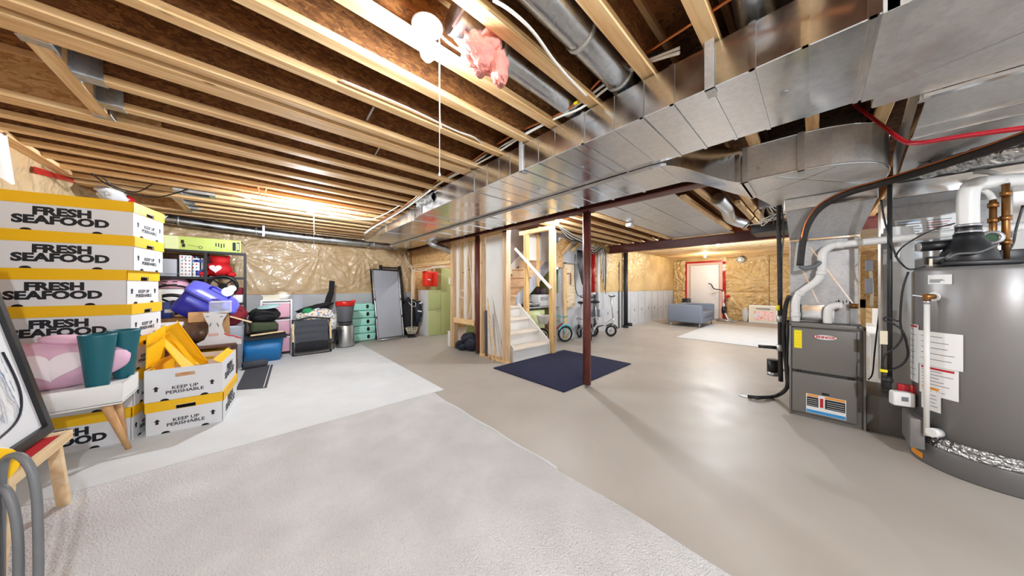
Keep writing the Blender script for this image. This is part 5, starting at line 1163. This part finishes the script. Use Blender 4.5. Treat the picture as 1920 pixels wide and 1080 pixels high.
zf = SP(372, 645, 4.56).z - .55
po_ = [SP(u, v, 4.56) - Vector((0, 0, zf)) for u, v in pts]
put('board', MB().prism(po_, (0, .02, 0)), M['white'], gm)
for (u0, v0, u1, v1) in ((396, 602, 393, 609), (407, 602, 410, 609), (386, 590, 392, 590), (412, 590, 418, 590)):
    put('mark', MB().bar(SP(u0, v0, 4.557) - Vector((0, 0, zf)), SP(u1, v1, 4.557) - Vector((0, 0, zf)), .006, .004, (0, 1, 0)), M['black_ink'], gm)
put('plate', MB().obox(SP(400, 624, 4.557) - Vector((0, 0, zf)), (.08, .004, .03)), M['door_frame'], gm)
put('red_lace', MB().tube([SP(u, v, 4.555) - Vector((0, 0, zf)) for u, v in ((421, 621), (428, 625), (438, 626), (446, 629), (453, 630))], .008, 6), M['label_red'], gm)
single('wrapped_roll', MB().tube([(-.60, 4.80, .665), (-.5, 4.78, .665), (-.38, 4.77, .665), (-.30, 4.76, .665)], lambda t: .105 + .012 * sin(t * 17), 18, 4), M['kraft_wrap'], 'shiny brown wrapped roll on the bench behind the white board', 'roll')
cbx = thing('cardboard_box', 'open brown cardboard box on the bench under the blue tub', 'box', (-.4, 4.9, .78))
a, b = SP(352, 600, 4.86).x, SP(428, 600, 4.86).x
put('body', MB().box(a, 4.88, .549, b, 5.15, .90), M['cardboard'], cbx, .003); put('flap', MB().hexa([(a, 4.88, .90), (a + .3, 4.88, .90), (a + .3, 4.885, .90), (a, 4.885, .90), (a + .01, 4.80, .79), (a + .29, 4.80, .79), (a + .29, 4.805, .79), (a + .01, 4.805, .79)]), M['cardboard'], cbx)
# blue tub tipped on the cardboard box
cen = SP(392, 566, 5.08); tilt = Matrix.Rotation(radians(8), 3, 'Z') @ Matrix.Rotation(radians(38), 3, 'Y') @ Matrix.Rotation(radians(22), 3, 'X')
tu = thing('plastic_tub', 'deep blue lidded plastic tub tipped on its side on the bench pile', 'tub', cen)
def rr(w, d, z, k=.06, n=4):
    out = []
    for cx, cy, a0 in ((w - k, d - k, 0), (-w + k, d - k, 90), (-w + k, -d + k, 180), (w - k, -d + k, 270)):
        out += [Vector((cx + k * cos(radians(a0 + 90 * i / n)), cy + k * sin(radians(a0 + 90 * i / n)), z)) for i in range(n + 1)]
    return out
def tipped(rings): return [[cen + tilt @ p for p in r] for r in rings]
def sm_loft(rings):
    mb = loft(MB(), rings); mb.sm = [True] * len(mb.sm); mb.sm[-1] = mb.sm[-2] = False; return mb
put('tub', sm_loft(tipped([rr(.205, .13, -.22), rr(.215, .14, -.20), rr(.245, .165, .06)])), M['blue_tub'], tu)
put('lid', sm_loft(tipped([rr(.26, .18, .055), rr(.262, .182, .085), rr(.25, .17, .10), rr(.20, .13, .135), rr(.12, .07, .145)])), plain('lighter_blue_lid', srgb(92, 94, 206), .3), tu)
put('handle', MB().tube([cen + tilt @ Vector(p) for p in ((-.10, -.02, .15), (-.08, -.02, .19), (.08, -.02, .19), (.10, -.02, .15))], .013, 8), M['blue_tub'], tu)
single('paper_tag', MB().cyl(SP(427, 547, 4.85), SP(427, 547, 4.86), .055, n=20).cyl(SP(435, 541, 4.85), SP(435, 541, 4.86), .04, n=16), M['label_white'], 'white card tag on the blue tub', 'tag')
ac = thing('acrylic_box', 'clear acrylic box on the bench pile before the blue tub', 'box', SP(410, 585, 4.70))
x0, x1, zt = SP(392, 575, 4.66).x, SP(433, 575, 4.66).x, SP(410, 566, 4.66).z
put('shell', MB().box(x0, 4.64, .905, x1, 4.84, zt), M['clear'], ac)
put('edges', MB().bar((x0, 4.64, zt), (x1, 4.64, zt), .006, .006).bar((x0, 4.84, zt), (x1, 4.84, zt), .006, .006).bar((x1, 4.64, zt), (x1, 4.84, zt), .006, .006).bar((x1, 4.64, .905), (x1, 4.64, zt), .006, .006).bar((x0, 4.64, .9), (x1, 4.64, .9), .006, .006), M['label_white'], ac)
put('base', MB().box(x0, 4.64, .899, x1, 4.87, .905), M['grey_card'], ac)

# ------------------------------------------------------------------ shelf unit at the back wall
SY0, SY1, SX0_, SX1_ = 6.20, 6.55, -1.08, -.115
su = thing('shelf_unit', 'black metal shelf unit against the back wall', 'shelf', (-.6, 6.38, 0))
for x in (SX0_, -.57, SX1_ - .03):
    for y in (SY0, SY1 - .03): put('upright', MB().box(x, y, 0, x + .03, y + .03, 1.735), M['black_metal'], su)
for z in (1.735, 1.345, .94, .5, .1):
    s_ = put('shelf_board', MB().box(SX0_, SY0 + .02, z - .018, SX1_, SY1 - .02, z), M['brown'], su)
    put('rail', MB().box(SX0_, SY0 - .002, z - .035, SX1_, SY0 + .02, z + .001), M['black_metal'], s_)
put('back_board', MB().box(SX0_ + .03, SY1 - .012, .5, -.57, SY1 - .004, 1.70), M['brown'], su)
put('brace', MB().bar((-.16, SY1 - .01, .98), (-.5, SY1 - .01, 1.30), .012, .004, (0, 1, 0)), M['black_metal'], su)
lg = thing('long_carton', 'long lime green carton lying on top of the shelf unit', 'carton', (-.6, 6.3, 1.74))
gx0, gx1 = -1.12, SP(452, 455, 6.22).x
put('box', MB().box(gx0, 6.22, 1.737, gx1, 6.40, 1.93), M['lime'], lg, .003)
put('pale_end', MB().box(gx0 + .002, 6.2185, 1.74, gx0 + .30, 6.2199, 1.927), M['lime_pale'], lg)
for (u0, u1, v0, v1, m) in ((436, 442, 455, 470, 'black_ink'), (444, 449, 455, 471, 'black_ink'), (444.8, 448, 457, 469, 'lime_pale'), (404, 406, 456, 462, 'black_ink'), (409, 411, 456, 463, 'black_ink'), (414, 416, 457, 465, 'black_ink'), (419, 421, 457, 464, 'black_ink'), (339, 345, 450, 456, 'black_ink'), (341, 347, 457, 463, 'black_ink'), (294, 296.5, 443, 451, 'black_ink')):
    A_, B_ = SP(u0, v1, 6.217), SP(u1, v0, 6.217); put('print', MB().box(A_.x, 6.2165 if m != 'lime_pale' else 6.2155, A_.z, B_.x, 6.2185, B_.z), M[m], lg)
put('print', MB().bar(SP(352, 459, 6.217), SP(374, 463, 6.217), .004, .003, (0, 1, 0)).torus(SP(376, 464, 6.217), .018, .003, (0, 1, 0)), M['black_ink'], lg)
put('open_flap', MB().hexa([(gx1, 6.23, 1.92), (gx1 + .05, 6.25, 1.86), (gx1 + .05, 6.39, 1.86), (gx1, 6.39, 1.92), (gx1, 6.23, 1.923), (gx1 + .05, 6.25, 1.864), (gx1 + .05, 6.39, 1.864), (gx1, 6.39, 1.923)]), M['black'], lg)
def shelfbox(name, label, u0, u1, v0, zb, m, y0=6.23, y1=6.5, bevel=.005, cat='box'):
    A_, B_ = SP(u0, v0, y0), SP(u1, v0, y0)
    t_ = thing(name, label, cat, ((A_.x + B_.x) / 2, (y0 + y1) / 2, zb)); put('body', MB().box(A_.x, y0, zb + .001, B_.x, y1, A_.z), M[m], t_, bevel); return t_, A_, B_
t_, A_, B_ = shelfbox('storage_box', 'light grey storage box on the upper shelf', 287, 331, 484, 1.346, 'grey_card')
for k in range(4): put('vent_slot', MB().box(A_.x + .07 + .07 * k, 6.228, 1.60, A_.x + .09 + .07 * k, 6.231, 1.607), M['black_ink'], t_)
put('emblem', MB().box(A_.x + .10, 6.228, 1.375, A_.x + .25, 6.231, 1.385), M['label_grey'], t_)
t_, A_, B_ = shelfbox('toy_box', 'white box with tiny printed figures on the upper shelf', 336, 359, 478, 1.346, 'label_white')
for i in range(6):
    for j in range(5): put('print', MB().box(A_.x + .02 + j * .035, 6.2285, 1.37 + i * .05, A_.x + .035 + j * .035, 6.231, 1.39 + i * .05), M[['label_grey', 'label_red', 'label_blue'][(i * 2 + j) % 3]], t_)
t_, A_, B_ = shelfbox('toy_box', 'narrow white box with blue print beside the figure box', 361, 374, 484, 1.346, 'label_white')
put('print', MB().box(A_.x + .03, 6.2285, 1.36, A_.x + .10, 6.231, 1.44).box(A_.x + .01, 6.2285, 1.56, A_.x + .10, 6.231, 1.60), M['blue_card'], t_)
t_, A_, B_ = shelfbox('toy_box', 'slim pale blue box right of the shelf divider', 377, 382, 484, 1.346, 'grey_card')
put('print', MB().box(A_.x + .005, 6.2285, 1.40, B_.x - .005, 6.231, 1.46), M['blue_card'], t_)
br = thing('plush_bear', 'red plush toy with a white heart sitting on the upper shelf', 'plush toy', SP(410, 518, 6.32))
c0 = SP(409, 507, 6.33)
put('body', MB().ell((c0.x, 6.34, 1.465), (.16, .12, .115), 24, 16, lambda d: 1 + .05 * mnoise.noise(d * 4)), M['red'], br)
hd = put('head', MB().ell((c0.x + .02, 6.35, 1.60), (.115, .10, .085), 22, 14), M['red'], br)
for s_ in (-1, 1):
    put('ear', MB().ell((c0.x + .02 + s_ * .085, 6.35, 1.665), (.035, .025, .03), 12, 8), M['red'], br); put('paw', MB().ell((c0.x + s_ * .15, 6.26, 1.39), (.055, .05, .043), 14, 8), M['red'], br)
put('heart', MB().prism([(c0.x - .02 + a * .0042, 6.205, 1.475 + b_ * .0042) for a, b_ in hz], (0, .03, 0)), M['pink_light'], br, .004)
hl = thing('bike_helmet', 'pale pink helmet on the lower shelf', 'helmet', SP(324, 542, 6.3))
h0 = SP(324, 541, 6.3)
put('shell', MB().lathe([(.175, 0), (.178, .03), (.165, .08), (.13, .13), (.07, .165), (.001, .175)], 28, (h0.x, 6.36, h0.z), True, .95, .85), M['pink_plastic'], hl)
for (dx, dz) in ((-.06, .10), (.03, .10), (-.07, .065), (.03, .06)): put('vent', MB().obox((h0.x + dx, 6.36 - .138 + .25 * (dz - .06) , h0.z + dz), (.045, .03, .012)), M['black'], hl)
put('rim_strap', MB().tube([(h0.x - .15, 6.27, h0.z + .01), (h0.x - .05, 6.20, h0.z + .045), (h0.x + .05, 6.20, h0.z + .045), (h0.x + .15, 6.27, h0.z + .01)], .012, 6), M['black'], hl)
shelfbox('storage_box', 'pale grey box under the pink helmet', 297, 344, 542, .941, 'label_white', 6.22, 6.5)
zz = SP(300, 598, 5.2).z
def wheel_toy(c, R, ax, label, zb):
    t_ = thing('steering_wheel', label, 'toy wheel', c)
    put('rim', MB().torus(c, R, .022, ax, 30, 10), M['black'], t_); a = Vector(ax).normalized(); x = Vector((1, 0, 0)); z = a.cross(x).normalized()
    mb = MB().cyl(Vector(c) - a * .02, Vector(c) + a * .02, .05, n=16)
    for k in range(4): mb.bar(c, Vector(c) + (x * cos(k * pi / 2 + .8) + z * sin(k * pi / 2 + .8)) * R, .02, .015, a)
    put('spokes', mb, M['black'], t_)
    put('column', MB().bar(Vector(c) + Vector((0, .03, 0)), (c[0], c[1] + .10, zb + .001), .04, .03), M['black'], t_)
wheel_toy(SP(418, 537, 6.12), .155, (0, 1, .2), 'black toy steering wheel behind the blue tub', .945)
wheel_toy(SP(326, 570, 5.7), .16, (.1, 1, .9), 'black toy steering wheel tilted beside the small blue box', zz)
shelfbox('red_case', 'dark red case on the lower shelf at the right', 436, 456, 539, SP(440, 553, 6.23).z, 'maroon', 6.23, 6.45, .02, 'case')
shelfbox('white_case', 'white case with latch under the dark red case', 436, 456, 553, .941, 'label_white', 6.23, 6.48)
t_, A_, B_ = shelfbox('blue_carton', 'small blue carton before the shelf unit', 288, 320, 568, SP(300, 598, 5.2).z, 'blue_card', 5.2, 5.45)
put('print', MB().box(A_.x + .08, 5.198, A_.z - .12, A_.x + .18, 5.2005, A_.z - .08), M['label_white'], t_)
zz = SP(300, 598, 5.2).z
single('support_crate', MB().box(A_.x - .1, 5.17, 0, B_.x + .16, 5.92, zz), M['cardboard'], 'brown crate under the small blue carton', 'crate', bevel=.004)
t_, A_, B_ = shelfbox('cream_carton', 'cream carton with brown print behind the blue carton', 285, 300, 544, zz, 'cream_card', 5.46, 5.56)
put('print', MB().box(A_.x + .03, 5.4585, A_.z - .16, B_.x - .03, 5.461, A_.z - .07), M['label_grey'], t_)

# ------------------------------------------------------------------ along the back wall
def soft(c, r, seed, k=.25, n=24): return MB().ell(c, r, n, int(n * .7), lambda d: 1 + k * mnoise.noise(d * 2.2 + Vector((seed, 0, 0))))
bt = thing('blue_tote', 'blue plastic tote on the floor by the bench', 'tote', (.08, 6.0, 0))
put('tub', sm_loft([[Vector((.085, 6.05, 0)) + p for p in rr(.215, .17, .012)], [Vector((.085, 6.05, 0)) + p for p in rr(.25, .20, .40)]]), M['blue_tote'], bt)
put('rim', MB().box(-.175, 5.84, .385, .345, 6.26, .412), M['blue_tote'], bt, .01, 3)
put('recess', MB().box(-.10, 5.855, .34, .27, 5.862, .38), M['label_blue'], bt)
single('black_throw', MB().grid(lambda u, w: (-.21 + .58 * u, 5.80 + .5 * w, .425 + .03 * mnoise.noise((u * 4, w * 4, 8)) - (.05 if w < .05 else 0)), 24, 20), M['black_cloth'], 'black cloth spread over the blue tote', 'cloth')
gbag = thing('olive_bag', 'olive green bag lying on the blue tote', 'bag', (.1, 6.0, .46)); put('body', MB().obox((.10, 6.02, .545), (.34, .26, .17), (0, .08, .05)), M['green_cloth'], gbag, .05, 4); put('seam', MB().tube([(-.06, 5.885, .49), (.1, 5.88, .50), (.26, 5.885, .51)], .008, 6), M['black_cloth'], gbag)
single('wood_slat', MB().bar((-.06, 5.83, .45), (.34, 5.86, .475), .04, .02), M['pine'], 'pale wooden slat under the olive bag', 'slat')
bb = thing('black_duffel', 'crumpled black duffel bag on top of the olive bag', 'bag', (.1, 6.0, .63)); put('body', soft((.10, 6.03, .745), (.19, .15, .125), 4), M['black_cloth'], bb); put('strap', MB().tube([(-.05, 5.93, .70), (.0, 5.86, .80), (.15, 5.86, .80), (.24, 5.93, .72)], .012, 6), M['black'], bb)
single('sun_cap', MB().ell((.15, 5.98, .875), (.15, .12, .025), 20, 8, None, (.2, -.15, 0)), M['bike_teal'] if False else plain('pale_aqua_cloth', srgb(170, 205, 205), .8), 'pale aqua cap on the black duffel', 'cap')
mg = thing('maroon_bag', 'maroon fabric bag beside the shelf unit', 'bag', (-.3, 5.75, .6)); put('body', soft((-.27, 5.72, .80), (.17, .15, .16), 9), M['maroon'], mg); put('strap', MB().tube([(-.4, 5.62, .8), (-.3, 5.56, .92), (-.15, 5.62, .85)], .012, 6), M['maroon'], mg)
single('white_bucket', MB().lathe([(.13, 0), (.155, .62), (.16, .63), (.001, .64)], 24, (-.28, 5.72, 0)), M['grey_card'], 'grey bucket carrying the maroon bag', 'bucket')
single('leaning_plank', MB().bar(SP(430, 593, 5.56), SP(471, 604, 5.62), .05, .02), M['pine'], 'short pale plank slanting before the maroon bag', 'plank')
du = thing('drawer_unit', 'white drawer frame with pink plastic drawers', 'drawer unit', (.35, 6.35, 0))
xa, xb = SP(512, 600, 6.2).x, SP(549, 600, 6.2).x
for x in (xa - .16, xb - .025): put('side', MB().box(x, 6.29, 0, x + .025, 6.62, .95), M['label_white'], du)
put('top', MB().box(xa - .16, 6.29, .95, xb, 6.62, .975), M['label_white'], du)
for k in range(3):
    z = .06 + .30 * k; d_ = put('drawer', MB().box(xa - .125, 6.285, z, xb - .032, 6.6, z + .26), M['pink_plastic'], du, .015, 3); put('lip', MB().box(xa - .13, 6.275, z + .245, xb - .03, 6.29, z + .265), M['label_white'], d_)
single('paper_pile', MB().box(xa - .13, 6.31, .977, xa + .10, 6.57, 1.04).box(xa - .15, 6.30, 1.04, xa + .08, 6.55, 1.055), M['cream_card'], 'pile of papers on the white drawer frame', 'paper')
wbk = thing('wire_basket', 'small wire basket with yarn on the white drawer frame', 'basket', (xb - .12, 6.35, .977))
put('basket', MB().lathe([(.08, .98), (.12, 1.06), (.125, 1.06), (.085, .98)], 16, (xb - .13, 6.42, 0)), M['label_white'], wbk); put('yarn', soft((xb - .13, 6.42, 1.06), (.09, .08, .05), 2), M['cream'], wbk)
x0, x1 = SP(549, 560, 6.85).x, SP(570, 560, 6.85).x
single('grey_board', MB().hexa([(x0, 6.75, .0), (x1, 6.75, .0), (x1, 6.765, .0), (x0, 6.765, .0), (x0, 7.0, 1.02), (x1, 7.0, 1.02), (x1, 7.015, 1.02), (x0, 7.015, 1.02)]), M['grey_card'], 'grey board leaning behind the drawer frame', 'board', bevel=.006)
fc = thing('folding_chair', 'black folding camp chair folded upright on the floor', 'chair', (.75, 6.1, 0))
cx0, cx1 = SP(549, 640, 6.05).x, SP(619, 640, 6.05).x
put('back_fabric', MB().grid(lambda u, w: (cx0 + .03 + (cx1 - cx0 - .06) * u, 6.05 + .05 * w + .02 * sin(u * pi) + .006 * sin(w * 22), .22 + .37 * w + .02 * sin(u * pi) * w), 16, 20), M['mat_grey'], fc)
put('seat_fabric', MB().grid(lambda u, w: (cx0 + .03 + (cx1 - cx0 - .06) * u, 6.06 - .03 * sin(w * pi), .06 + .17 * w), 12, 8), M['black_cloth'], fc)
for x in (cx0, cx1):
    put('leg_tube', MB().tube([(x, 6.02, .02), (x, 6.06, .35), (x, 6.12, .62)], .012, 8), M['black_metal'], fc)
    put('armrest', MB().bar((x, 6.00, .25), (x, 6.03, .56), .03, .02, (0, 1, 0)), M['pine'], fc, .004)
put('base_bar', MB().tube([(cx0, 6.02, .025), (cx0 + .04, 5.98, .02), (cx1 - .04, 5.98, .02), (cx1, 6.02, .025)], .012, 8), M['black_metal'], fc); put('top_bar', MB().tube([(cx0, 6.12, .60), (cx0 + .2, 6.14, .64), (cx1 - .2, 6.14, .64), (cx1, 6.12, .60)], .014, 8), M['black_metal'], fc)
gx = SP(592, 600, 6.45).x
single('laundry_bin', MB().lathe([(.20, 0), (.26, .50), (.265, .51), (.001, .51)], 24, (gx, 6.52, 0), True, 1.0, .85), M['smoke'], 'grey laundry bin behind the folded chair', 'bin')
pt = thing('clothes_pile', 'pile of brightly patterned clothes heaped behind the folded chair', 'clothes', (gx, 6.5, .51)); put('patterned_cloth', soft((gx + .03, 6.45, .64), (.31, .18, .15), 12, .3, 30), M['pattern'], pt); put('green_cloth', soft((gx - .12, 6.38, .74), (.10, .07, .06), 3), plain('green_jersey', srgb(40, 150, 96), .8), pt); put('draped_sleeve', soft((gx + .27, 6.40, .52), (.07, .07, .17), 6), M['pattern'], pt)
single('black_jacket', MB().ell((gx + .0, 6.50, .80), (.30, .14, .05), 24, 12, lambda d: 1 + .25 * mnoise.noise(d * 3), (0, -.25, 0)), M['black_cloth'], 'black jacket thrown over the patterned clothes', 'jacket')
pw = [SP(u, v, 6.85) for u, v in ((618, 526), (628, 527), (626, 552), (618, 574), (606, 578), (612, 556), (617, 545))]
pw = pw[:4] + [Vector((pw[3].x - .02, 6.85, 0)), Vector((pw[4].x, 6.85, 0))] + pw[4:]
single('foam_strip', MB().prism(pw[::-1], (0, .04, 0)), M['black_cloth'], 'bent black foam strip standing against the back wall', 'foam strip')
tx = on_z(645, 653, 0); tc = Vector((tx.x + .05, tx.y + .15, 0))
tcn = thing('trash_can', 'brushed steel trash can near the end of the back wall row', 'trash can', tc)
put('can', MB().lathe([(.158, .01), (.16, .02), (.16, .42), (.155, .435), (.001, .44)], 36, tc), M['steel'], tcn); put('base_ring', MB().lathe([(.163, 0), (.163, .02), (.158, .025)], 36, tc), M['black'], tcn)
bn2 = thing('smoked_bin', 'dark smoked plastic bin standing on the steel trash can', 'bin', tc + Vector((0, 0, .44)))
put('bin', MB().lathe([(.10, .442), (.12, .46), (.158, .80), (.16, .81), (.150, .81), (.001, .79)], 32, tc), M['smoke'], bn2); put('base', MB().lathe([(.112, .441), (.128, .50), (.126, .51)], 32, tc), M['black'], bn2)
rl = thing('red_basin', 'red plastic lid with a pale inside on the smoked bin', 'lid', tc + Vector((0, 0, .81)))
put('ring', MB().lathe([(.150, .812), (.168, .815), (.172, .90), (.165, .905), (.150, .87), (.001, .865)], 32, tc), M['red_plastic'], rl); put('inside', MB().cyl(tc + Vector((0, 0, .868)), tc + Vector((0, 0, .892)), .13, n=28), M['pink_light'], rl); put('lug', MB().box(tc.x + .10, tc.y - .12, .88, tc.x + .16, tc.y - .06, .935), M['red_plastic'], rl, .008)
mx0, mx1 = SP(657, 640, 6.72).x, SP(703, 640, 6.72).x
for k in range(5):
    z = .01 + .165 * k; y = 6.70 + .02 * k
    mc = thing('mint_crate', 'mint green tray with oval holes, %s of five stacked' % ['lowest', 'second from the floor', 'middle one', 'second from the top', 'topmost'][k], 'tray', ((mx0 + mx1) / 2, y, z), 0, 'mint trays')
    put('tray', MB().hexa([(mx0, y, z), (mx1, y, z), (mx1, y + .25, z), (mx0, y + .25, z), (mx0 - .012, y - .012, z + .155), (mx1 + .012, y - .012, z + .155), (mx1 + .012, y + .25, z + .155), (mx0 - .012, y + .25, z + .155)]), M['mint'], mc, .015, 3)
    put('hole', MB().ell((mx1 - .14, y - .006, z + .09), (.032, .006, .052), 14, 8), M['dark_hole'], mc); put('hole', MB().ell((mx0 + .02, y - .005, z + .09), (.024, .008, .05), 14, 8), M['dark_hole'], mc)
lp = thing('folding_bed', 'grey panelled folding bed standing on end against the back wall', 'folding bed', (2.2, 6.6, 0))
B0, B1, T1, T0 = on_z(709, 640, .0), on_z(757, 633, .0), on_y(747, 508, 6.98), on_y(698, 505, 6.98)
put('mattress', panel(MB(), [B0.lerp(T0, .035) + (B1 - B0) * .04, B1.lerp(T1, .035) - (B1 - B0) * .04, T1 - (T1 - T0) * .03, T0 + (T1 - T0) * .03], .05 if (B1 - B0).cross(T0 - B0).y > 0 else -.05), M['grey_mattress'], lp, .008)
put('frame', MB().tube([B0, B0.lerp(T0, .5), T0], .016, 8).tube([B1, B1.lerp(T1, .5), T1], .016, 8).tube([B0 + Vector((0, -.01, .025)), B1 + Vector((0, -.01, .025))], .018, 8), M['silver'], lp)
put('dark_edge', MB().tube([T0, T1], .018, 8).tube([B0.lerp(T0, .5) + Vector((-.03, .03, 0)), T0 + Vector((-.03, .03, 0))], .016, 8), M['black'], lp)
for t_ in (.3, .55): put('hinge', MB().obox(B1.lerp(T1, t_), (.02, .03, .10)), M['black'], lp); put('hinge', MB().obox(B0.lerp(T0, t_), (.02, .03, .10)), M['black'], lp)
rk = thing('wooden_rack', 'black slatted rack behind the grey folding bed', 'rack', (2.3, 7.0, 0))
r0, r1 = on_y(714, 497, 7.05), on_y(749, 499, 7.05)
put('post', MB().bar((r0.x, 6.95, 0), (r0.x, 7.07, r0.z), .07, .03), M['black'], rk); put('post', MB().bar((r1.x + .12, 6.85, 0), (r1.x, 7.07, r1.z), .07, .03), M['black'], rk)
put('rail', MB().bar((r0.x, 7.06, r0.z - .05), (r1.x, 7.06, r1.z - .05), .04, .03), M['black'], rk)
for k in range(9): x = r0.x + .05 + k * (r1.x - r0.x - .1) / 8; put('slat', MB().bar((x, 7.06, r0.z - .05), (x, 7.04, r0.z - .30), .012, .01), M['black'], rk)
bgx = on_y(768, 590, 6.75)
bj = thing('jacket_pile', 'heap of black jackets with white stripes by the cabinets', 'clothes', (2.8, 6.7, 0))
put('heap', soft((2.80, 6.78, .45), (.20, .15, .46), 21, .35, 28), M['black_cloth'], bj); put('sleeve', soft((2.93, 6.60, .58), (.09, .08, .28), 31, .3), M['navy_cloth'], bj)
put('stripe', MB().obox((2.93, 6.50, .60), (.10, .02, .03), (0, .2, 0)).obox((2.97, 6.53, .80), (.08, .02, .03), (0, -.3, 0)), M['label_white'], bj)
put('hanger', MB().tube([(2.70, 6.6, .82), (2.76, 6.57, .74), (2.84, 6.56, .72), (2.86, 6.57, .80), (2.80, 6.58, .84)], .006, 6), M['label_white'], bj)
kc = on_z(772, 632, 0); kc = Vector((kc.x, kc.y, 0))
kt = thing('basket_stand', 'cream wire basket with a thin upright pole on a dark base', 'basket', kc)
mb = MB()
for z, r in ((.10, .09), (.16, .115), (.22, .14)): mb.torus(kc + Vector((0, 0, z)), r, .007, (0, 0, 1), 24, 6)
for k in range(14): a = 2 * pi * k / 14; mb.tube([kc + Vector((.085 * cos(a), .085 * sin(a), .085)), kc + Vector((.14 * cos(a + .3), .14 * sin(a + .3), .22))], .005, 5, 0)
put('basket', mb, M['cream'], kt); put('base', MB().lathe([(.10, 0), (.11, .02), (.08, .03), (.03, .085), (.001, .09)], 20, kc), M['black'], kt); put('pole', MB().cyl(kc + Vector((0, 0, .08)), kc + Vector((0, 0, on_y(772, 500, kc.y).z)), .011, n=10), M['cream'], kt)
gc = thing('green_cabinet', 'sage green cabinet with two doors and a white side', 'cabinet', (3.2, 6.45, 0))
c3, c4, c5 = on_y(803, 600, 6.3).x, on_y(827, 600, 6.3).x, on_y(848, 600, 6.3).x
put('carcass', MB().box(c3, 6.32, 0, c4, 6.85, 1.11), M['label_white'], gc); 
for (z0, z1) in ((.01, .615), (.625, 1.105)):
    d_ = put('door', MB().box(c3 + .004, 6.30, z0, c4 - .004, 6.319, z1), M['green_cab'], gc, .003); put('handle', MB().bar((c4 - .13, 6.29, z1 - .03 if z0 < .3 else z0 + .03), (c4 - .03, 6.29, z1 - .03 if z0 < .3 else z0 + .03), .008, .01), M['silver'], d_)
tg = thing('tall_cabinet', 'tall pale green cupboard right of the two-door cabinet', 'cabinet', ((c4 + c5) / 2, 6.5, 0))
put('carcass', MB().box(c4 + .004, 6.32, 0, c5, 6.85, 1.66), M['green_cab'], tg); put('door', MB().box(c4 + .006, 6.30, .01, c5 - .004, 6.319, 1.65), M['green_cab'], tg, .003)
rbx = on_y(806, 523, 6.15)
rbag = thing('red_bag', 'bright red bag hanging from the cables above the cabinets', 'bag', rbx)
put('body', MB().obox(rbx, (.34, .16, .36), (0, 0, .3)), M['red_orange'], rbag, .03, 3); put('side_panel', MB().obox(rbx + Vector((.11, -.085, 0)), (.13, .02, .34), (0, .05, .3)), M['red_orange'], rbag, .01)
put('strap', MB().tube([rbx + Vector((-.1, 0, .17)), rbx + Vector((-.04, 0, .30)), rbx + Vector((.08, 0, .30)), rbx + Vector((.12, 0, .17))], .01, 6), M['label_white'], rbag); put('print', MB().obox(rbx + Vector((-.07, -.105, -.02)), (.09, .01, .02), (0, .1, .3)), M['label_white'], rbag)
# grey mat half rolled on the floor
gm_ = thing('rolled_mat', 'grey mat half unrolled on the floor by the bench', 'mat', on_z(475, 710, 0))
f = [on_z(442, 731, .016), on_z(500, 727, .016), on_z(512, 684, .016), on_z(462, 690, .016)]
put('flat_part', panel(MB(), f, .006), M['mat_grey'], gm_)
put('roll', MB().cyl(f[3] + Vector((-.04, -.08, .05)), f[3] + Vector((.22, -.03, .05)), .055, n=20), M['mat_grey'], gm_); put('inner_fold', MB().cyl(f[3] + Vector((-.045, -.081, .05)), f[3] + Vector((.23, -.03, .05)), .03, n=16), M['black_cloth'], gm_)
put('edge_tape', MB().bar(f[1].lerp(f[0], .1) + Vector((0, 0, .008)), f[2].lerp(f[3], .1) + Vector((0, 0, .008)), .008, .004), M['label_white'], gm_)
